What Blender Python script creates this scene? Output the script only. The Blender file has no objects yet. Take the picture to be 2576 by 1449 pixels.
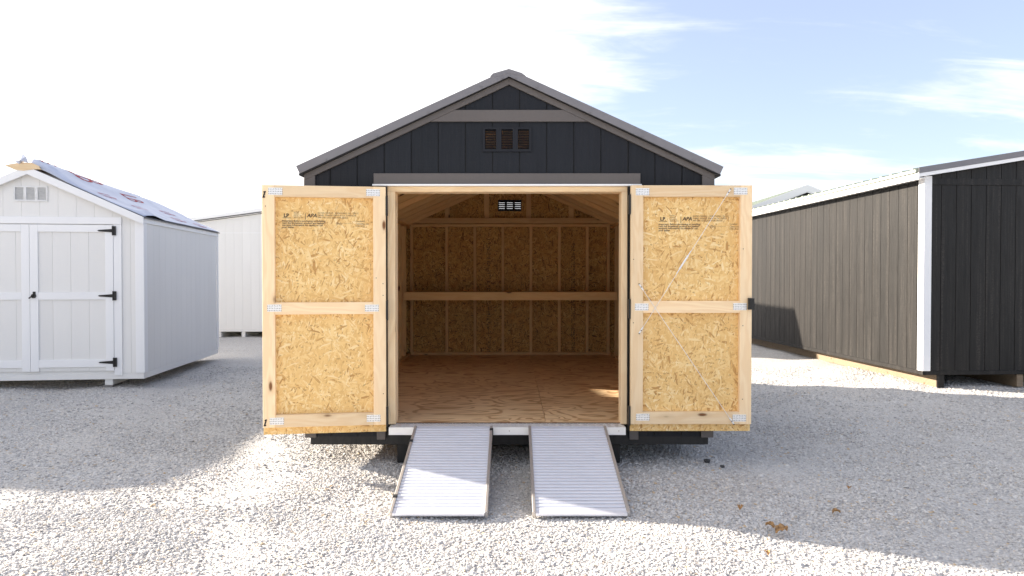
import bpy, bmesh, math, random
import numpy as np
from mathutils import Vector, Matrix
random.seed(7); rng = np.random.default_rng(7)
sc = bpy.context.scene
COL = sc.collection

# ------------------------------------------------------------------ camera, sky, sun, exposure
CAM_Z = 1.42; FPX = 1717.0; PITCH = math.radians(0.85)
cd = bpy.data.cameras.new('camera'); cam = bpy.data.objects.new('camera', cd); COL.objects.link(cam)
cd.sensor_width = 36.0; cd.lens = 36.0 * FPX / 2576.0; cd.clip_start = .05; cd.clip_end = 3000
cam.location = (0, 0, CAM_Z); cam.rotation_euler = (math.radians(90) - PITCH, 0, 0)
sc.camera = cam

SUN = Vector((-2.7, 1.05, 1.0)).normalized()
world = bpy.data.worlds.new('World'); sc.world = world; world.use_nodes = True
wn, wl = world.node_tree.nodes, world.node_tree.links
wn.clear()
def N(nodes, kind, **kw):
    n = nodes.new(kind)
    for k, v in kw.items():
        if k.startswith('in_'):
            key = k[3:]; key = int(key) if key.isdigit() else key
            n.inputs[key].default_value = v
        else: setattr(n, k, v)
    return n
wo = N(wn, 'ShaderNodeOutputWorld'); bg = N(wn, 'ShaderNodeBackground', in_Strength=0.07)
sky = N(wn, 'ShaderNodeTexSky', sky_type='NISHITA', sun_disc=False, sun_elevation=math.asin(SUN.z),
        sun_rotation=math.atan2(SUN.x, SUN.y), altitude=200, air_density=1.0, dust_density=1.6, ozone_density=2.2)
tc = N(wn, 'ShaderNodeTexCoord')
sep = N(wn, 'ShaderNodeSeparateXYZ'); wl.new(tc.outputs['Generated'], sep.inputs[0])
def wmath(op, a, b=None, c=None, clamp=False):
    m = wn.new('ShaderNodeMath'); m.operation = op; m.use_clamp = clamp
    for i, v in enumerate((a, b, c)):
        if v is None: continue
        if isinstance(v, (int, float)): m.inputs[i].default_value = v
        else: wl.new(v, m.inputs[i])
    return m.outputs[0]
zz = wmath('ADD', wmath('MAXIMUM', sep.outputs[2], 0.0), .22)
cx = wmath('DIVIDE', sep.outputs[0], zz); cy = wmath('DIVIDE', sep.outputs[1], zz)
cmb = N(wn, 'ShaderNodeCombineXYZ'); wl.new(cx, cmb.inputs[0]); wl.new(cy, cmb.inputs[1])
mp = N(wn, 'ShaderNodeMapping'); mp.inputs['Rotation'].default_value = (0, 0, math.radians(-28)); mp.inputs['Scale'].default_value = (.55, 1.5, 1); mp.inputs['Location'].default_value = (3.1, .7, 0)
wl.new(cmb.outputs[0], mp.inputs[0])
n1 = N(wn, 'ShaderNodeTexNoise', in_Scale=1.15, in_Detail=9.0, in_Roughness=.56, in_Distortion=.5)
wl.new(mp.outputs[0], n1.inputs['Vector'])
# the bright thin veil gathers round the sun's side of the sky, as in the photograph
dsun = N(wn, 'ShaderNodeVectorMath', operation='DOT_PRODUCT'); wl.new(tc.outputs['Generated'], dsun.inputs[0]); dsun.inputs[1].default_value = SUN
veil = N(wn, 'ShaderNodeMapRange', interpolation_type='SMOOTHSTEP'); wl.new(dsun.outputs['Value'], veil.inputs[0])
veil.inputs[1].default_value = .05; veil.inputs[2].default_value = .75; veil.inputs[3].default_value = -.10; veil.inputs[4].default_value = .36
low = N(wn, 'ShaderNodeMapRange'); wl.new(sep.outputs[2], low.inputs[0]); low.inputs[1].default_value = 0; low.inputs[2].default_value = .38; low.inputs[3].default_value = .17; low.inputs[4].default_value = 0
mp2 = N(wn, 'ShaderNodeMapping'); mp2.inputs['Rotation'].default_value = (0, 0, math.radians(-34)); mp2.inputs['Scale'].default_value = (1.1, 4.2, 1); wl.new(cmb.outputs[0], mp2.inputs[0])
n2 = N(wn, 'ShaderNodeTexNoise', in_Scale=1.3, in_Detail=10.0, in_Roughness=.62, in_Distortion=1.2); wl.new(mp2.outputs[0], n2.inputs['Vector'])
tot = wmath('ADD', wmath('ADD', wmath('MULTIPLY_ADD', n2.outputs[0], .42, -.21), n1.outputs[0]), wmath('ADD', veil.outputs[0], low.outputs[0]))
cm = N(wn, 'ShaderNodeMapRange', interpolation_type='SMOOTHSTEP'); wl.new(tot, cm.inputs[0])
cm.inputs[1].default_value = .40; cm.inputs[2].default_value = .74; cm.inputs[3].default_value = 0.20; cm.inputs[4].default_value = .96
mixc = N(wn, 'ShaderNodeMix', data_type='RGBA'); wl.new(cm.outputs[0], mixc.inputs[0])
wb = N(wn, 'ShaderNodeMix', data_type='RGBA', blend_type='MULTIPLY'); wb.inputs[0].default_value = 1; wl.new(sky.outputs[0], wb.inputs[6]); wb.inputs[7].default_value = (.59, .56, .60, 1)
wl.new(wb.outputs[2], mixc.inputs[6])
mixc.inputs[7].default_value = (3.45, 3.36, 3.36, 1)
wl.new(mixc.outputs[2], bg.inputs[0]); wl.new(bg.outputs[0], wo.inputs[0])

sd = bpy.data.lights.new('sun', 'SUN'); sd.energy = 2.75; sd.angle = math.radians(.8); sd.color = (1, .89, .75)
sun = bpy.data.objects.new('sun', sd); COL.objects.link(sun); sun.rotation_euler = SUN.to_track_quat('Z', 'Y').to_euler(); sun.location = (-20, 8, 12)
sc.view_settings.view_transform = 'Standard'; sc.view_settings.look = 'None'; sc.view_settings.gamma = 1
sc.view_settings.exposure = 2.76; sc.view_settings.use_curve_mapping = False
sc.cycles.max_bounces = 10; sc.cycles.diffuse_bounces = 6; sc.cycles.use_denoising = True
sc.cycles.sample_clamp_indirect = 8

# ------------------------------------------------------------------ helpers
WM = {}
def link(o, parent=None, local=Matrix()):
    """link o at matrix `local` inside parent's space"""
    COL.objects.link(o)
    if parent is not None:
        o.parent = parent; WM[o.name] = WM[parent.name] @ local
    else: WM[o.name] = local.copy()
    o.matrix_basis = local
    return o
def root(name, label, cat, loc=(0, 0, 0), rot=0, group=None):
    o = bpy.data.objects.new(name, None); o.empty_display_size = .2
    link(o, None, Matrix.Translation(loc) @ Matrix.Rotation(rot, 4, 'Z'))
    o['label'] = label; o['category'] = cat
    if group: o['group'] = group
    return o
def sub(name, parent, local=Matrix(), label=None):
    o = bpy.data.objects.new(name, None); o.empty_display_size = .1; link(o, parent, local)
    if label: o['label'] = label
    return o
def meshobj(name, verts, faces, mat, parent=None, local=Matrix(), bevel=0, smooth=False):
    me = bpy.data.meshes.new(name)
    bm = bmesh.new(); vs = [bm.verts.new(v) for v in verts]
    for f in faces:
        try: bm.faces.new([vs[i] for i in f])
        except ValueError: pass
    bmesh.ops.recalc_face_normals(bm, faces=bm.faces)
    if bevel: bmesh.ops.bevel(bm, geom=bm.edges[:], offset=bevel, segments=1, affect='EDGES')
    if smooth:
        for f in bm.faces: f.smooth = True
    bm.to_mesh(me); bm.free()
    if mat: me.materials.append(mat)
    o = bpy.data.objects.new(name, me); link(o, parent, local); return o
BF = [(0, 1, 2, 3), (4, 5, 6, 7), (0, 1, 5, 4), (1, 2, 6, 5), (2, 3, 7, 6), (3, 0, 4, 7)]
def boxv(x0, x1, y0, y1, z0, z1):
    return [(x0, y0, z0), (x1, y0, z0), (x1, y1, z0), (x0, y1, z0), (x0, y0, z1), (x1, y0, z1), (x1, y1, z1), (x0, y1, z1)]
def box(name, x0, x1, y0, y1, z0, z1, mat, parent=None, bevel=0, lumber=False, label=None):
    """axis-aligned box in the parent's space; origin at its centre; lumber: local X runs along the longest side"""
    c = Vector(((x0+x1)/2, (y0+y1)/2, (z0+z1)/2)); d = [abs(x1-x0), abs(y1-y0), abs(z1-z0)]
    R = Matrix()
    if lumber:
        k = sorted(range(3), key=lambda i: -d[i])
        ax = [Vector((i == k[0], i == k[1], i == k[2])) for i in range(3)]
        # columns = local axes expressed in the parent's space
        A = [Vector([1 if i == k[j] else 0 for i in range(3)]) for j in range(3)]
        if A[0].cross(A[1]).dot(A[2]) < 0: A[2] = -A[2]
        R = Matrix((A[0], A[1], A[2])).transposed().to_4x4()
        d = [d[k[0]], d[k[1]], d[k[2]]]
    o = meshobj(name, boxv(-d[0]/2, d[0]/2, -d[1]/2, d[1]/2, -d[2]/2, d[2]/2), BF, mat, parent, Matrix.Translation(c) @ R, bevel)
    if label: o['label'] = label
    return o
def bar(name, p, q, w, t, up, mat, parent, bevel=0):
    """board from p to q; `up` = direction of its width w; thickness t across"""
    p, q = Vector(p), Vector(q); X = (q-p).normalized(); Z = X.cross(Vector(up)).normalized(); Y = Z.cross(X)
    M = Matrix.Translation((p+q)/2) @ Matrix((X, Y, Z)).transposed().to_4x4(); L = (q-p).length
    return meshobj(name, boxv(-L/2, L/2, -w/2, w/2, -t/2, t/2), BF, mat, parent, M, bevel)
def tube(name, p, q, r, mat, parent, n=8):
    p, q = Vector(p), Vector(q); X = (q-p); L = X.length; R = X.to_track_quat('Z', 'Y').to_matrix().to_4x4()
    vs = [(r*math.cos(a), r*math.sin(a), z) for z in (0, L) for a in [2*math.pi*i/n for i in range(n)]]
    fs = [(i, (i+1) % n, n+(i+1) % n, n+i) for i in range(n)] + [tuple(range(n)), tuple(range(n, 2*n))]
    return meshobj(name, vs, fs, mat, parent, Matrix.Translation(p) @ R)
def prism(name, pts, a0, a1, mat, parent, axis='y', bevel=0):
    """extrude a polygon: axis 'y' -> pts are (x,z); axis 'x' -> pts are (y,z)"""
    cx_ = sum(p[0] for p in pts)/len(pts); cz = min(p[1] for p in pts); n = len(pts); am = (a0+a1)/2
    if axis == 'y':
        vs = [(p[0]-cx_, a-am, p[1]-cz) for a in (a0, a1) for p in pts]; c = (cx_, am, cz)
    else:
        vs = [(a-am, p[0]-cx_, p[1]-cz) for a in (a0, a1) for p in pts]; c = (am, cx_, cz)
    fs = [tuple(range(n)), tuple(range(n, 2*n))] + [(i, (i+1) % n, n+(i+1) % n, n+i) for i in range(n)]
    return meshobj(name, vs, fs, mat, parent, Matrix.Translation(c), bevel)
def multibox(name, boxes, mat, parent, local=Matrix(), stuff=False):
    vs, fs = [], []
    for b in boxes:
        k = len(vs); vs += boxv(*b); fs += [tuple(i+k for i in f) for f in BF]
    o = meshobj(name, vs, fs, mat, parent, local)
    if stuff: o['kind'] = 'stuff'
    return o
def gable_boards(x0, x1, first, step, zb, top, y0, y1, mat, parent, gap=.007, apex=None, holes=()):
    """vertical siding boards between x0 and x1; top(x) = height of the slope; holes = (xa,xb,za,zb) cut out"""
    xs = [x0] + [g for g in np.arange(first, x1, step) if g > x0+.02] + [x1]
    for a, b in zip(xs[:-1], xs[1:]):
        a2, b2 = a + gap/2, b - gap/2
        if b2 - a2 < .01: continue
        spans = [(a2, b2, zb, None)]
        for (ha, hb, hz0, hz1) in holes:
            new = []
            for (p, q, lo, hi) in spans:
                if q <= ha or p >= hb: new.append((p, q, lo, hi)); continue
                if p < ha: new.append((p, ha, lo, hi))
                if q > hb: new.append((hb, q, lo, hi))
                m0, m1 = max(p, ha), min(q, hb)
                if hz0 > lo: new.append((m0, m1, lo, hz0))
                if hi is None or hz1 < hi: new.append((m0, m1, hz1, hi))
            spans = new
        for (p, q, lo, hi) in spans:
            if q-p < .008: continue
            if hi is None:
                if max(top(p), top(q)) <= lo+.01: continue
                pts = [(p, lo), (q, lo), (q, max(top(q), lo+.001))]
                if apex is not None and p < apex < q: pts.append((apex, top(apex)))
                pts.append((p, max(top(p), lo+.001)))
            else: pts = [(p, lo), (q, lo), (q, hi), (p, hi)]
            prism('siding_board', pts, y0, y1, mat, parent)
def px(x, y, Y):
    """point of the photo (2576-wide pixels) at depth Y -> X, Z"""
    u = (x-1288)/FPX; v = (724.5-y)/FPX; c, s = math.cos(PITCH), math.sin(PITCH); t = Y/(c+v*s)
    return u*t, CAM_Z + (v*c-s)*t

# ------------------------------------------------------------------ materials
class MT:
    def __init__(s, name, rough=.6, metal=0, spec=.5):
        s.m = bpy.data.materials.new(name); s.m.use_nodes = True; s.n = s.m.node_tree.nodes; s.l = s.m.node_tree.links
        s.b = s.n['Principled BSDF']; s.b.inputs['Roughness'].default_value = rough; s.b.inputs['Metallic'].default_value = metal
        s.b.inputs['Specular IOR Level'].default_value = spec
        s.tc = s.n.new('ShaderNodeTexCoord'); s.oi = s.n.new('ShaderNodeObjectInfo')
    def math(s, op, a, b=None, c=None, clamp=False):
        m = s.n.new('ShaderNodeMath'); m.operation = op; m.use_clamp = clamp
        for i, v in enumerate((a, b, c)):
            if v is None: continue
            if isinstance(v, (int, float)): m.inputs[i].default_value = v
            else: s.l.new(v, m.inputs[i])
        return m.outputs[0]
    def vec(s, scale=(1, 1, 1), rot=(0, 0, 0), src=None, rnd=True):
        src = src or s.tc.outputs['Object']
        if rnd:
            a = s.n.new('ShaderNodeVectorMath'); a.operation = 'ADD'; s.l.new(src, a.inputs[0])
            k = s.n.new('ShaderNodeCombineXYZ')
            s.l.new(s.math('MULTIPLY', s.oi.outputs['Random'], 37.0), k.inputs[0]); s.l.new(s.math('MULTIPLY', s.oi.outputs['Random'], 91.0), k.inputs[1])
            s.l.new(s.math('MULTIPLY', s.oi.outputs['Random'], 53.0), k.inputs[2])
            s.l.new(k.outputs[0], a.inputs[1]); src = a.outputs[0]
        m = s.n.new('ShaderNodeMapping'); m.inputs['Scale'].default_value = scale; m.inputs['Rotation'].default_value = rot
        s.l.new(src, m.inputs[0]); return m.outputs[0]
    def noise(s, v, scale=1, detail=4, rough=.5, dist=0):
        t = s.n.new('ShaderNodeTexNoise'); s.l.new(v, t.inputs['Vector'])
        t.inputs['Scale'].default_value = scale; t.inputs['Detail'].default_value = detail; t.inputs['Roughness'].default_value = rough; t.inputs['Distortion'].default_value = dist
        return t.outputs[0]
    def vor(s, v, scale=1, feat='F1', rand=1.0):
        t = s.n.new('ShaderNodeTexVoronoi'); t.feature = feat; s.l.new(v, t.inputs['Vector']); t.inputs['Scale'].default_value = scale; t.inputs['Randomness'].default_value = rand
        return t
    def ramp(s, f, stops, interp='LINEAR'):
        r = s.n.new('ShaderNodeValToRGB'); r.color_ramp.interpolation = interp; e = r.color_ramp.elements
        while len(e) < len(stops): e.new(.5)
        for i, (p, c) in enumerate(stops):
            e[i].position = p; e[i].color = (*c, 1) if len(c) == 3 else c
        s.l.new(f, r.inputs[0]); return r.outputs[0]
    def maprange(s, f, a, b, c, d, smooth=False):
        r = s.n.new('ShaderNodeMapRange'); s.l.new(f, r.inputs[0])
        if smooth: r.interpolation_type = 'SMOOTHSTEP'
        for i, v in enumerate((a, b, c, d)): r.inputs[i+1].default_value = v
        return r.outputs[0]
    def mix(s, f, a, b, mode='MIX'):
        r = s.n.new('ShaderNodeMix'); r.data_type = 'RGBA'; r.blend_type = mode
        for i, v in ((0, f), (6, a), (7, b)):
            if isinstance(v, (int, float)): r.inputs[i].default_value = v
            elif isinstance(v, tuple): r.inputs[i].default_value = (*v, 1)
            else: s.l.new(v, r.inputs[i])
        return r.outputs[2]
    def color(s, c):
        if isinstance(c, tuple): s.b.inputs['Base Color'].default_value = (*c, 1)
        else: s.l.new(c, s.b.inputs['Base Color'])
        return s
    def rough(s, c): s.l.new(c, s.b.inputs['Roughness']); return s
    def bump(s, h, dist=.001, strength=1.0):
        b = s.n.new('ShaderNodeBump'); b.inputs['Distance'].default_value = dist; b.inputs['Strength'].default_value = strength
        s.l.new(h, b.inputs['Height']); s.l.new(b.outputs[0], s.b.inputs['Normal']); return s
def g(a, k): return tuple(x*k for x in a)

def mk_lumber(name, pale, dark, knotc=(.18, .075, .025)):
    t = MT(name, .62, spec=.35)
    low_ = t.noise(t.vec((1.3, 6, 6)), 1, 3)
    r = t.vec((.55, 9, 9))
    sx = t.n.new('ShaderNodeSeparateXYZ'); t.l.new(r, sx.inputs[0])
    n = t.noise(t.vec((1.1, 5, 5)), 1.0, 3, .5, .3)
    ringv = t.math('SINE', t.math('MULTIPLY', t.math('ADD', t.math('MULTIPLY', n, 2.2), t.math('MULTIPLY', t.math('ADD', sx.outputs[1], sx.outputs[2]), .35)), 26.0))
    grain = t.noise(t.vec((3, 160, 160)), 1, 4, .6)
    c = t.mix(t.maprange(ringv, -1, 1, 0, .55, True), pale, dark)
    c = t.mix(t.maprange(grain, .3, .7, 0, .35), c, g(dark, .85))
    c = t.mix(t.maprange(low_, .35, .7, 0, .45), c, g(pale, .82))
    kv = t.vor(t.vec((3.2, 9.0, 9.0)), 1)
    sp = t.n.new('ShaderNodeSeparateColor'); t.l.new(kv.outputs['Color'], sp.inputs[0])
    on = t.math('GREATER_THAN', sp.outputs[0], .45)
    k = t.math('MULTIPLY', t.maprange(kv.outputs['Distance'], .06, .15, 1, 0, True), on)
    halo = t.math('MULTIPLY', t.maprange(kv.outputs['Distance'], .1, .32, .4, 0, True), on)
    c = t.mix(halo, c, g(dark, .7)); c = t.mix(k, c, knotc)
    tone = t.maprange(t.oi.outputs['Random'], 0, 1, .86, 1.1)
    tn = t.n.new('ShaderNodeVectorMath'); tn.operation = 'SCALE'; t.l.new(c, tn.inputs[0]); t.l.new(tone, tn.inputs[3])
    t.color(tn.outputs[0]); t.bump(t.math('ADD', grain, t.math('MULTIPLY', ringv, .2)), .0006, .6); return t.m
M_PINE = mk_lumber('pine_lumber', (.90, .70, .45), (.80, .555, .31))
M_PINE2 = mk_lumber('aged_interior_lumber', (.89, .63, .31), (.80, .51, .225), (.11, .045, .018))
M_SKIDW = mk_lumber('raw_skid_timber', (.30, .225, .15), (.22, .16, .10))

def mk_osb(name, cols, roughv=.6, vertical=False):
    """strands: several layers of long voronoi cells at different angles, the highest one wins"""
    t = MT(name, roughv, spec=.35)
    warp = t.n.new('ShaderNodeTexNoise'); warp.inputs['Scale'].default_value = 9; warp.inputs['Detail'].default_value = 2
    src = t.vec((1, 1, 1))
    sx = t.n.new('ShaderNodeSeparateXYZ'); t.l.new(src, sx.inputs[0]); cb = t.n.new('ShaderNodeCombineXYZ')
    if vertical: t.l.new(t.math('ADD', sx.outputs[0], sx.outputs[1]), cb.inputs[0]); t.l.new(sx.outputs[2], cb.inputs[1])
    else: t.l.new(sx.outputs[0], cb.inputs[0]); t.l.new(sx.outputs[1], cb.inputs[1])
    src = cb.outputs[0]; t.l.new(src, warp.inputs['Vector'])
    wv = t.n.new('ShaderNodeVectorMath'); wv.operation = 'MULTIPLY_ADD'; t.l.new(warp.outputs['Color'], wv.inputs[0]); wv.inputs[1].default_value = (.035, .035, 0); t.l.new(src, wv.inputs[2])
    best = val = edge = None
    for i, (ang, l, w) in enumerate(((12, 14, 76), (48, 17, 100), (81, 12, 68), (117, 19, 115), (158, 16, 88), (100, 25, 150))):
        v = t.vec((l, w, 1), (0, 0, 0), src=rot_vec(t, wv.outputs[0], math.radians(ang)), rnd=False)
        vo = t.vor(v, 1); sp = t.n.new('ShaderNodeSeparateColor'); t.l.new(vo.outputs['Color'], sp.inputs[0])
        # along-strand fibre tint
        pr, vl = sp.outputs[1], sp.outputs[0]
        fib = t.noise(t.vec((l*.8, w*5, 1), src=rot_vec(t, wv.outputs[0], math.radians(ang)), rnd=False), 1, 2)
        vl = t.math('ADD', vl, t.math('MULTIPLY', t.math('SUBTRACT', fib, .5), .35))
        if best is None: best, val = pr, vl
        else:
            m = t.math('GREATER_THAN', pr, best)
            mx = t.n.new('ShaderNodeMix'); mx.data_type = 'FLOAT'; t.l.new(m, mx.inputs[0]); t.l.new(val, mx.inputs[2]); t.l.new(vl, mx.inputs[3]); val = mx.outputs[0]
            best = t.math('MAXIMUM', pr, best)
    c = t.ramp(val, [(0, cols[0]), (.045, cols[0]), (.13, cols[1]), (.5, cols[2]), (.8, cols[3]), (1, cols[4])])
    chips = t.vor(t.vec((34, 60, 1), (0, 0, .8), src=wv.outputs[0], rnd=False), 1); cs = t.n.new('ShaderNodeSeparateColor'); t.l.new(chips.outputs['Color'], cs.inputs[0])
    fl = t.math('MULTIPLY', t.math('GREATER_THAN', cs.outputs[0], .93), t.maprange(chips.outputs['Distance'], .25, .4, 1, 0))
    c = t.mix(t.math('MULTIPLY', fl, .55), c, g(cols[0], .55))
    big = t.noise(t.vec((2.5, 2.5, 1), src=src, rnd=False), 1, 3)
    c = t.mix(t.maprange(big, .35, .7, 0, .3), c, cols[1])
    t.color(c); t.bump(t.math('ADD', val, t.math('MULTIPLY', best, .6)), .0016, .8); return t.m
def rot_vec(t, src, a):
    m = t.n.new('ShaderNodeVectorRotate'); m.rotation_type = 'Z_AXIS'; m.inputs['Angle'].default_value = a; t.l.new(src, m.inputs['Vector']); return m.outputs[0]
M_OSB = mk_osb('strand_board', ((.46, .24, .075), (.70, .43, .155), (.80, .53, .21), (.85, .61, .275), (.89, .70, .39)))
M_OSB2 = mk_osb('strand_board_dark', ((.20, .095, .025), (.42, .225, .06), (.60, .35, .10), (.72, .46, .15), (.80, .58, .24)), vertical=True)  # darker strand colours than the door board

t = MT('plywood', .5, spec=.4)   # rotary-cut veneer: contour-like rings
n = t.noise(t.vec((1.25, 2.6, 1)), 1.0, 2.0, .45, 1.1)
fr = t.math('SINE', t.math('MULTIPLY', n, 62.0)); f2 = t.noise(t.vec((6, 190, 1)), 1, 3)
c = t.mix(t.maprange(fr, .25, 1, 0, .9, True), (.88, .65, .39), (.44, .23, .085))
c = t.mix(t.maprange(f2, .3, .7, 0, .3), c, (.74, .52, .31))
c = t.mix(t.maprange(t.noise(t.vec((1.5, 1.5, 1)), 1.3, 3), .45, .75, 0, .4), c, (.62, .40, .21))
t.color(c); t.bump(f2, .0004, .5); M_PLY = t.m

def mk_paint(name, base, var=.25, rough=.55, tint=None, bumpd=.0016, sheen_streak=0, spec=.5):
    t = MT(name, rough, spec=spec)
    gr = t.noise(t.vec((42, 42, 3.2)), 1, 5, .6, .4); fine = t.noise(t.vec((10, 10, 90)), 1, 3, .6, 1.2); blot = t.noise(t.vec((1.2, 1.2, .5)), 1, 3)
    c = t.mix(t.maprange(blot, .3, .7, 0, 1), g(base, 1+var*.5), g(base, 1-var*.5))
    if tint: c = t.mix(t.maprange(t.oi.outputs['Random'], 0, 1, 0, .6), c, tint)
    if sheen_streak:
        s1 = t.noise(t.vec((17, 17, .4)), 1, 4, .65); s2 = t.noise(t.vec((34, 34, 60)), 1, 3, .75)
        k = t.math('MULTIPLY', t.maprange(s1, .47, .66, 0, 1, True), t.maprange(s2, .42, .62, .15, 1))
        c = t.mix(t.maprange(s1, .30, .46, .55, 0, True), c, g(base, .32))
        c = t.mix(t.maprange(t.oi.outputs['Random'], 0, 1, 0, .45), c, g(base, .6))
        c = t.mix(t.math('MULTIPLY', k, sheen_streak), c, g(base, 5.0))  # bright streaks: sunlit sheen of the siding painted into its colour
    t.color(c)
    t.bump(t.math('ADD', gr, t.math('MULTIPLY', fine, .5)), bumpd, .7); t.rough(t.maprange(gr, .3, .7, rough-.1, rough+.12)); return t.m
M_NAVY = mk_paint('charcoal_siding_paint', (.0062, .0084, .0130), .4, .5, (.0082, .0088, .0135), .006, spec=.3)
M_TAUPE = mk_paint('taupe_trim_paint', (.105, .092, .086), .12, .5, bumpd=.0006)
M_CREAM = mk_paint('off_white_siding_paint', (.79, .78, .755), .05, .55, bumpd=.0012)
M_WHITE = mk_paint('white_trim_paint', (.86, .86, .86), .03, .45, bumpd=.0005)
M_BROWN = mk_paint('brown_siding_paint', (.0105, .0090, .0078), .35, .5, (.0090, .0082, .0074), .0034, sheen_streak=.6, spec=.3)
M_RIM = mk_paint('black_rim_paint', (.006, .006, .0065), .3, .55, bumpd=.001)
def mk_simple(name, col, rough=.5, metal=0, nz=.08, sc_=20, bumpd=0):
    t = MT(name, rough, metal); a = t.noise(t.vec(), sc_, 4)
    t.color(t.mix(t.maprange(a, .3, .7, 0, 1), g(col, 1-nz), g(col, 1+nz)))
    if bumpd: t.bump(a, bumpd)
    return t.m
M_METAL = mk_simple('grey_roof_metal', (.185, .178, .188), .45, .15, .05, 6)
M_LMETAL = mk_simple('pale_roof_metal', (.42, .46, .38), .45, .15, .04, 6)
M_DARKMETAL = mk_simple('charcoal_roof_metal', (.13, .13, .135), .45, .2, .05, 6)
M_BLACK = mk_simple('black_hardware', (.012, .012, .013), .35, .3, .2, 40)
M_RUBBER = mk_simple('black_rubber', (.02, .02, .02), .7)
M_GALV = None
t = MT('galvanised_plate', .42, .55)
vo = t.vor(t.vec((85, 60, 1), rnd=False), 1, rand=.15); sl = t.maprange(vo.outputs['Distance'], .22, .34, 0, 1)
t.color(t.mix(sl, (.34, .33, .32), (.80, .80, .79))); t.bump(sl, .001); M_GALV = t.m
M_ALU = mk_simple('brushed_aluminium_deck', (.72, .735, .80), .42, .25, .03, 8)
M_ALUR = mk_simple('aluminium_rail', (.50, .475, .455), .45, .6, .06, 8)
M_ALUW = mk_simple('bright_aluminium', (.80, .80, .80), .35, .4, .04, 8)
M_INK = mk_simple('printed_ink', (.10, .065, .045), .8, 0, .3, 90)
M_INKD = mk_simple('dark_printed_ink', (.05, .035, .025), .8, 0, .3, 90)
M_RED = mk_simple('red_print', (.36, .01, .02), .7)
M_PINK = mk_simple('faded_red_print', (.50, .20, .27), .7)
M_DRYLEAF = mk_simple('dry_leaf', (.36, .21, .09), .8, 0, .4, 60)
M_DARKSTONE = mk_simple('dark_stone', (.05, .05, .05), .8, 0, .3, 60)
M_CONC = mk_simple('concrete_block', (.2, .19, .18), .9, 0, .2, 30, .002)
M_VENTB = mk_simple('black_vent_plastic', (.009, .009, .0105), .55)
M_VENTW = mk_simple('white_vent_plastic', (.72, .72, .71), .4)
M_GLASS = MT('window_glass', .02); M_GLASS.b.inputs['Transmission Weight'].default_value = 1; M_GLASS = M_GLASS.m
t = MT('roof_underlayment', .5, spec=.4)
t.color(t.mix(t.maprange(t.noise(t.vec((3, 3, 3), rnd=False), 1, 4), .3, .7, 0, 1), (.42, .46, .58), (.55, .59, .70)))
t.bump(t.noise(t.vec((6, 6, 6), rnd=False), 1, 4), .01, .4); M_MEMB = t.m

def mk_gravel(name, inst):
    t = MT(name, .85, spec=.25)
    geo = t.n.new('ShaderNodeNewGeometry'); P = geo.outputs['Position']
    patch = t.noise(P, .55, 4, .55); dust = t.noise(P, 1.6, 5, .6, .6)
    if inst:
        at = t.n.new('ShaderNodeAttribute'); at.attribute_type = 'INSTANCER'; at.attribute_name = 'tint'; val = at.outputs['Fac']
        fine = t.noise(P, 220, 3)
    else:
        vo = t.vor(P, 72); sp = t.n.new('ShaderNodeSeparateColor'); t.l.new(vo.outputs['Color'], sp.inputs[0]); val = sp.outputs[0]
        vo2 = t.vor(P, 150); fine = t.noise(P, 300, 2)
    c = t.ramp(val, [(0, (.30, .29, .285)), (.1, (.42, .41, .405)), (.45, (.555, .54, .525)), (.8, (.635, .62, .60)), (.955, (.68, .665, .64)), (.985, (.58, .46, .32)), (1, (.50, .37, .23))])
    c = t.mix(t.maprange(fine, .3, .7, 0, .2), c, (.45, .44, .43))
    if not inst:
        dd = t.maprange(vo.outputs['Distance'], .0, .62, 0, 1)
        c = t.mix(t.maprange(vo.outputs['Distance'], .42, .7, 0, .4), c, (.36, .35, .34))
        h = t.math('ADD', t.math('SUBTRACT', 1.0, t.math('POWER', dd, 2.0)), t.math('MULTIPLY', t.math('SUBTRACT', 1.0, vo2.outputs['Distance']), .35))
        t.bump(h, .005, 1.0)
    c = t.mix(t.maprange(dust, .52, .72, 0, .45), c, (.62, .61, .595))
    t.color(c); return t.m
M_GROUND = mk_gravel('gravel_ground', False); M_STONE = mk_gravel('crushed_limestone', True)

# ------------------------------------------------------------------ ground
def hgt(x, y):
    """gentle lumps of a gravel yard, flat where the sheds stand"""
    h = .012*np.sin(x*1.7+.6*np.sin(y*1.1)) * np.cos(y*1.3+.4) + .008*np.sin(x*3.9+y*2.3+1) + .006*np.sin(x*6.1-y*4.7)
    h = h + .016*np.exp(-((x+3.6+.35*(y-5))**2)/.25) - .012*np.exp(-((x+3.0+.35*(y-5))**2)/.15)   # tyre rut to the left
    return (h - .012) * np.clip(1-(np.hypot(x, y)-14)/8, 0, 1)
def grid_mesh(name, xs, ys, mat):
    X, Y = np.meshgrid(xs, ys); Z = hgt(X, Y); nx, ny = len(xs), len(ys)
    co = np.stack([X, Y, Z], -1).reshape(-1, 3).astype(np.float32)
    i = np.arange(nx*ny).reshape(ny, nx); q = np.stack([i[:-1, :-1], i[:-1, 1:], i[1:, 1:], i[1:, :-1]], -1).reshape(-1, 4)
    me = bpy.data.meshes.new(name); me.vertices.add(len(co)); me.vertices.foreach_set('co', co.ravel())
    me.loops.add(q.size); me.loops.foreach_set('vertex_index', q.ravel().astype(np.int32)); me.polygons.add(len(q))
    me.polygons.foreach_set('loop_start', np.arange(0, q.size, 4, dtype=np.int32)); me.polygons.foreach_set('loop_total', np.full(len(q), 4, dtype=np.int32))
    me.polygons.foreach_set('use_smooth', np.ones(len(q), dtype=bool)); me.update(calc_edges=True)
    me.materials.append(mat); return me
near = np.arange(-16, 16.01, .12)
xs = np.concatenate([[-900, -400, -150, -60, -30, -20], near, [20, 30, 60, 150, 400, 900]])
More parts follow.
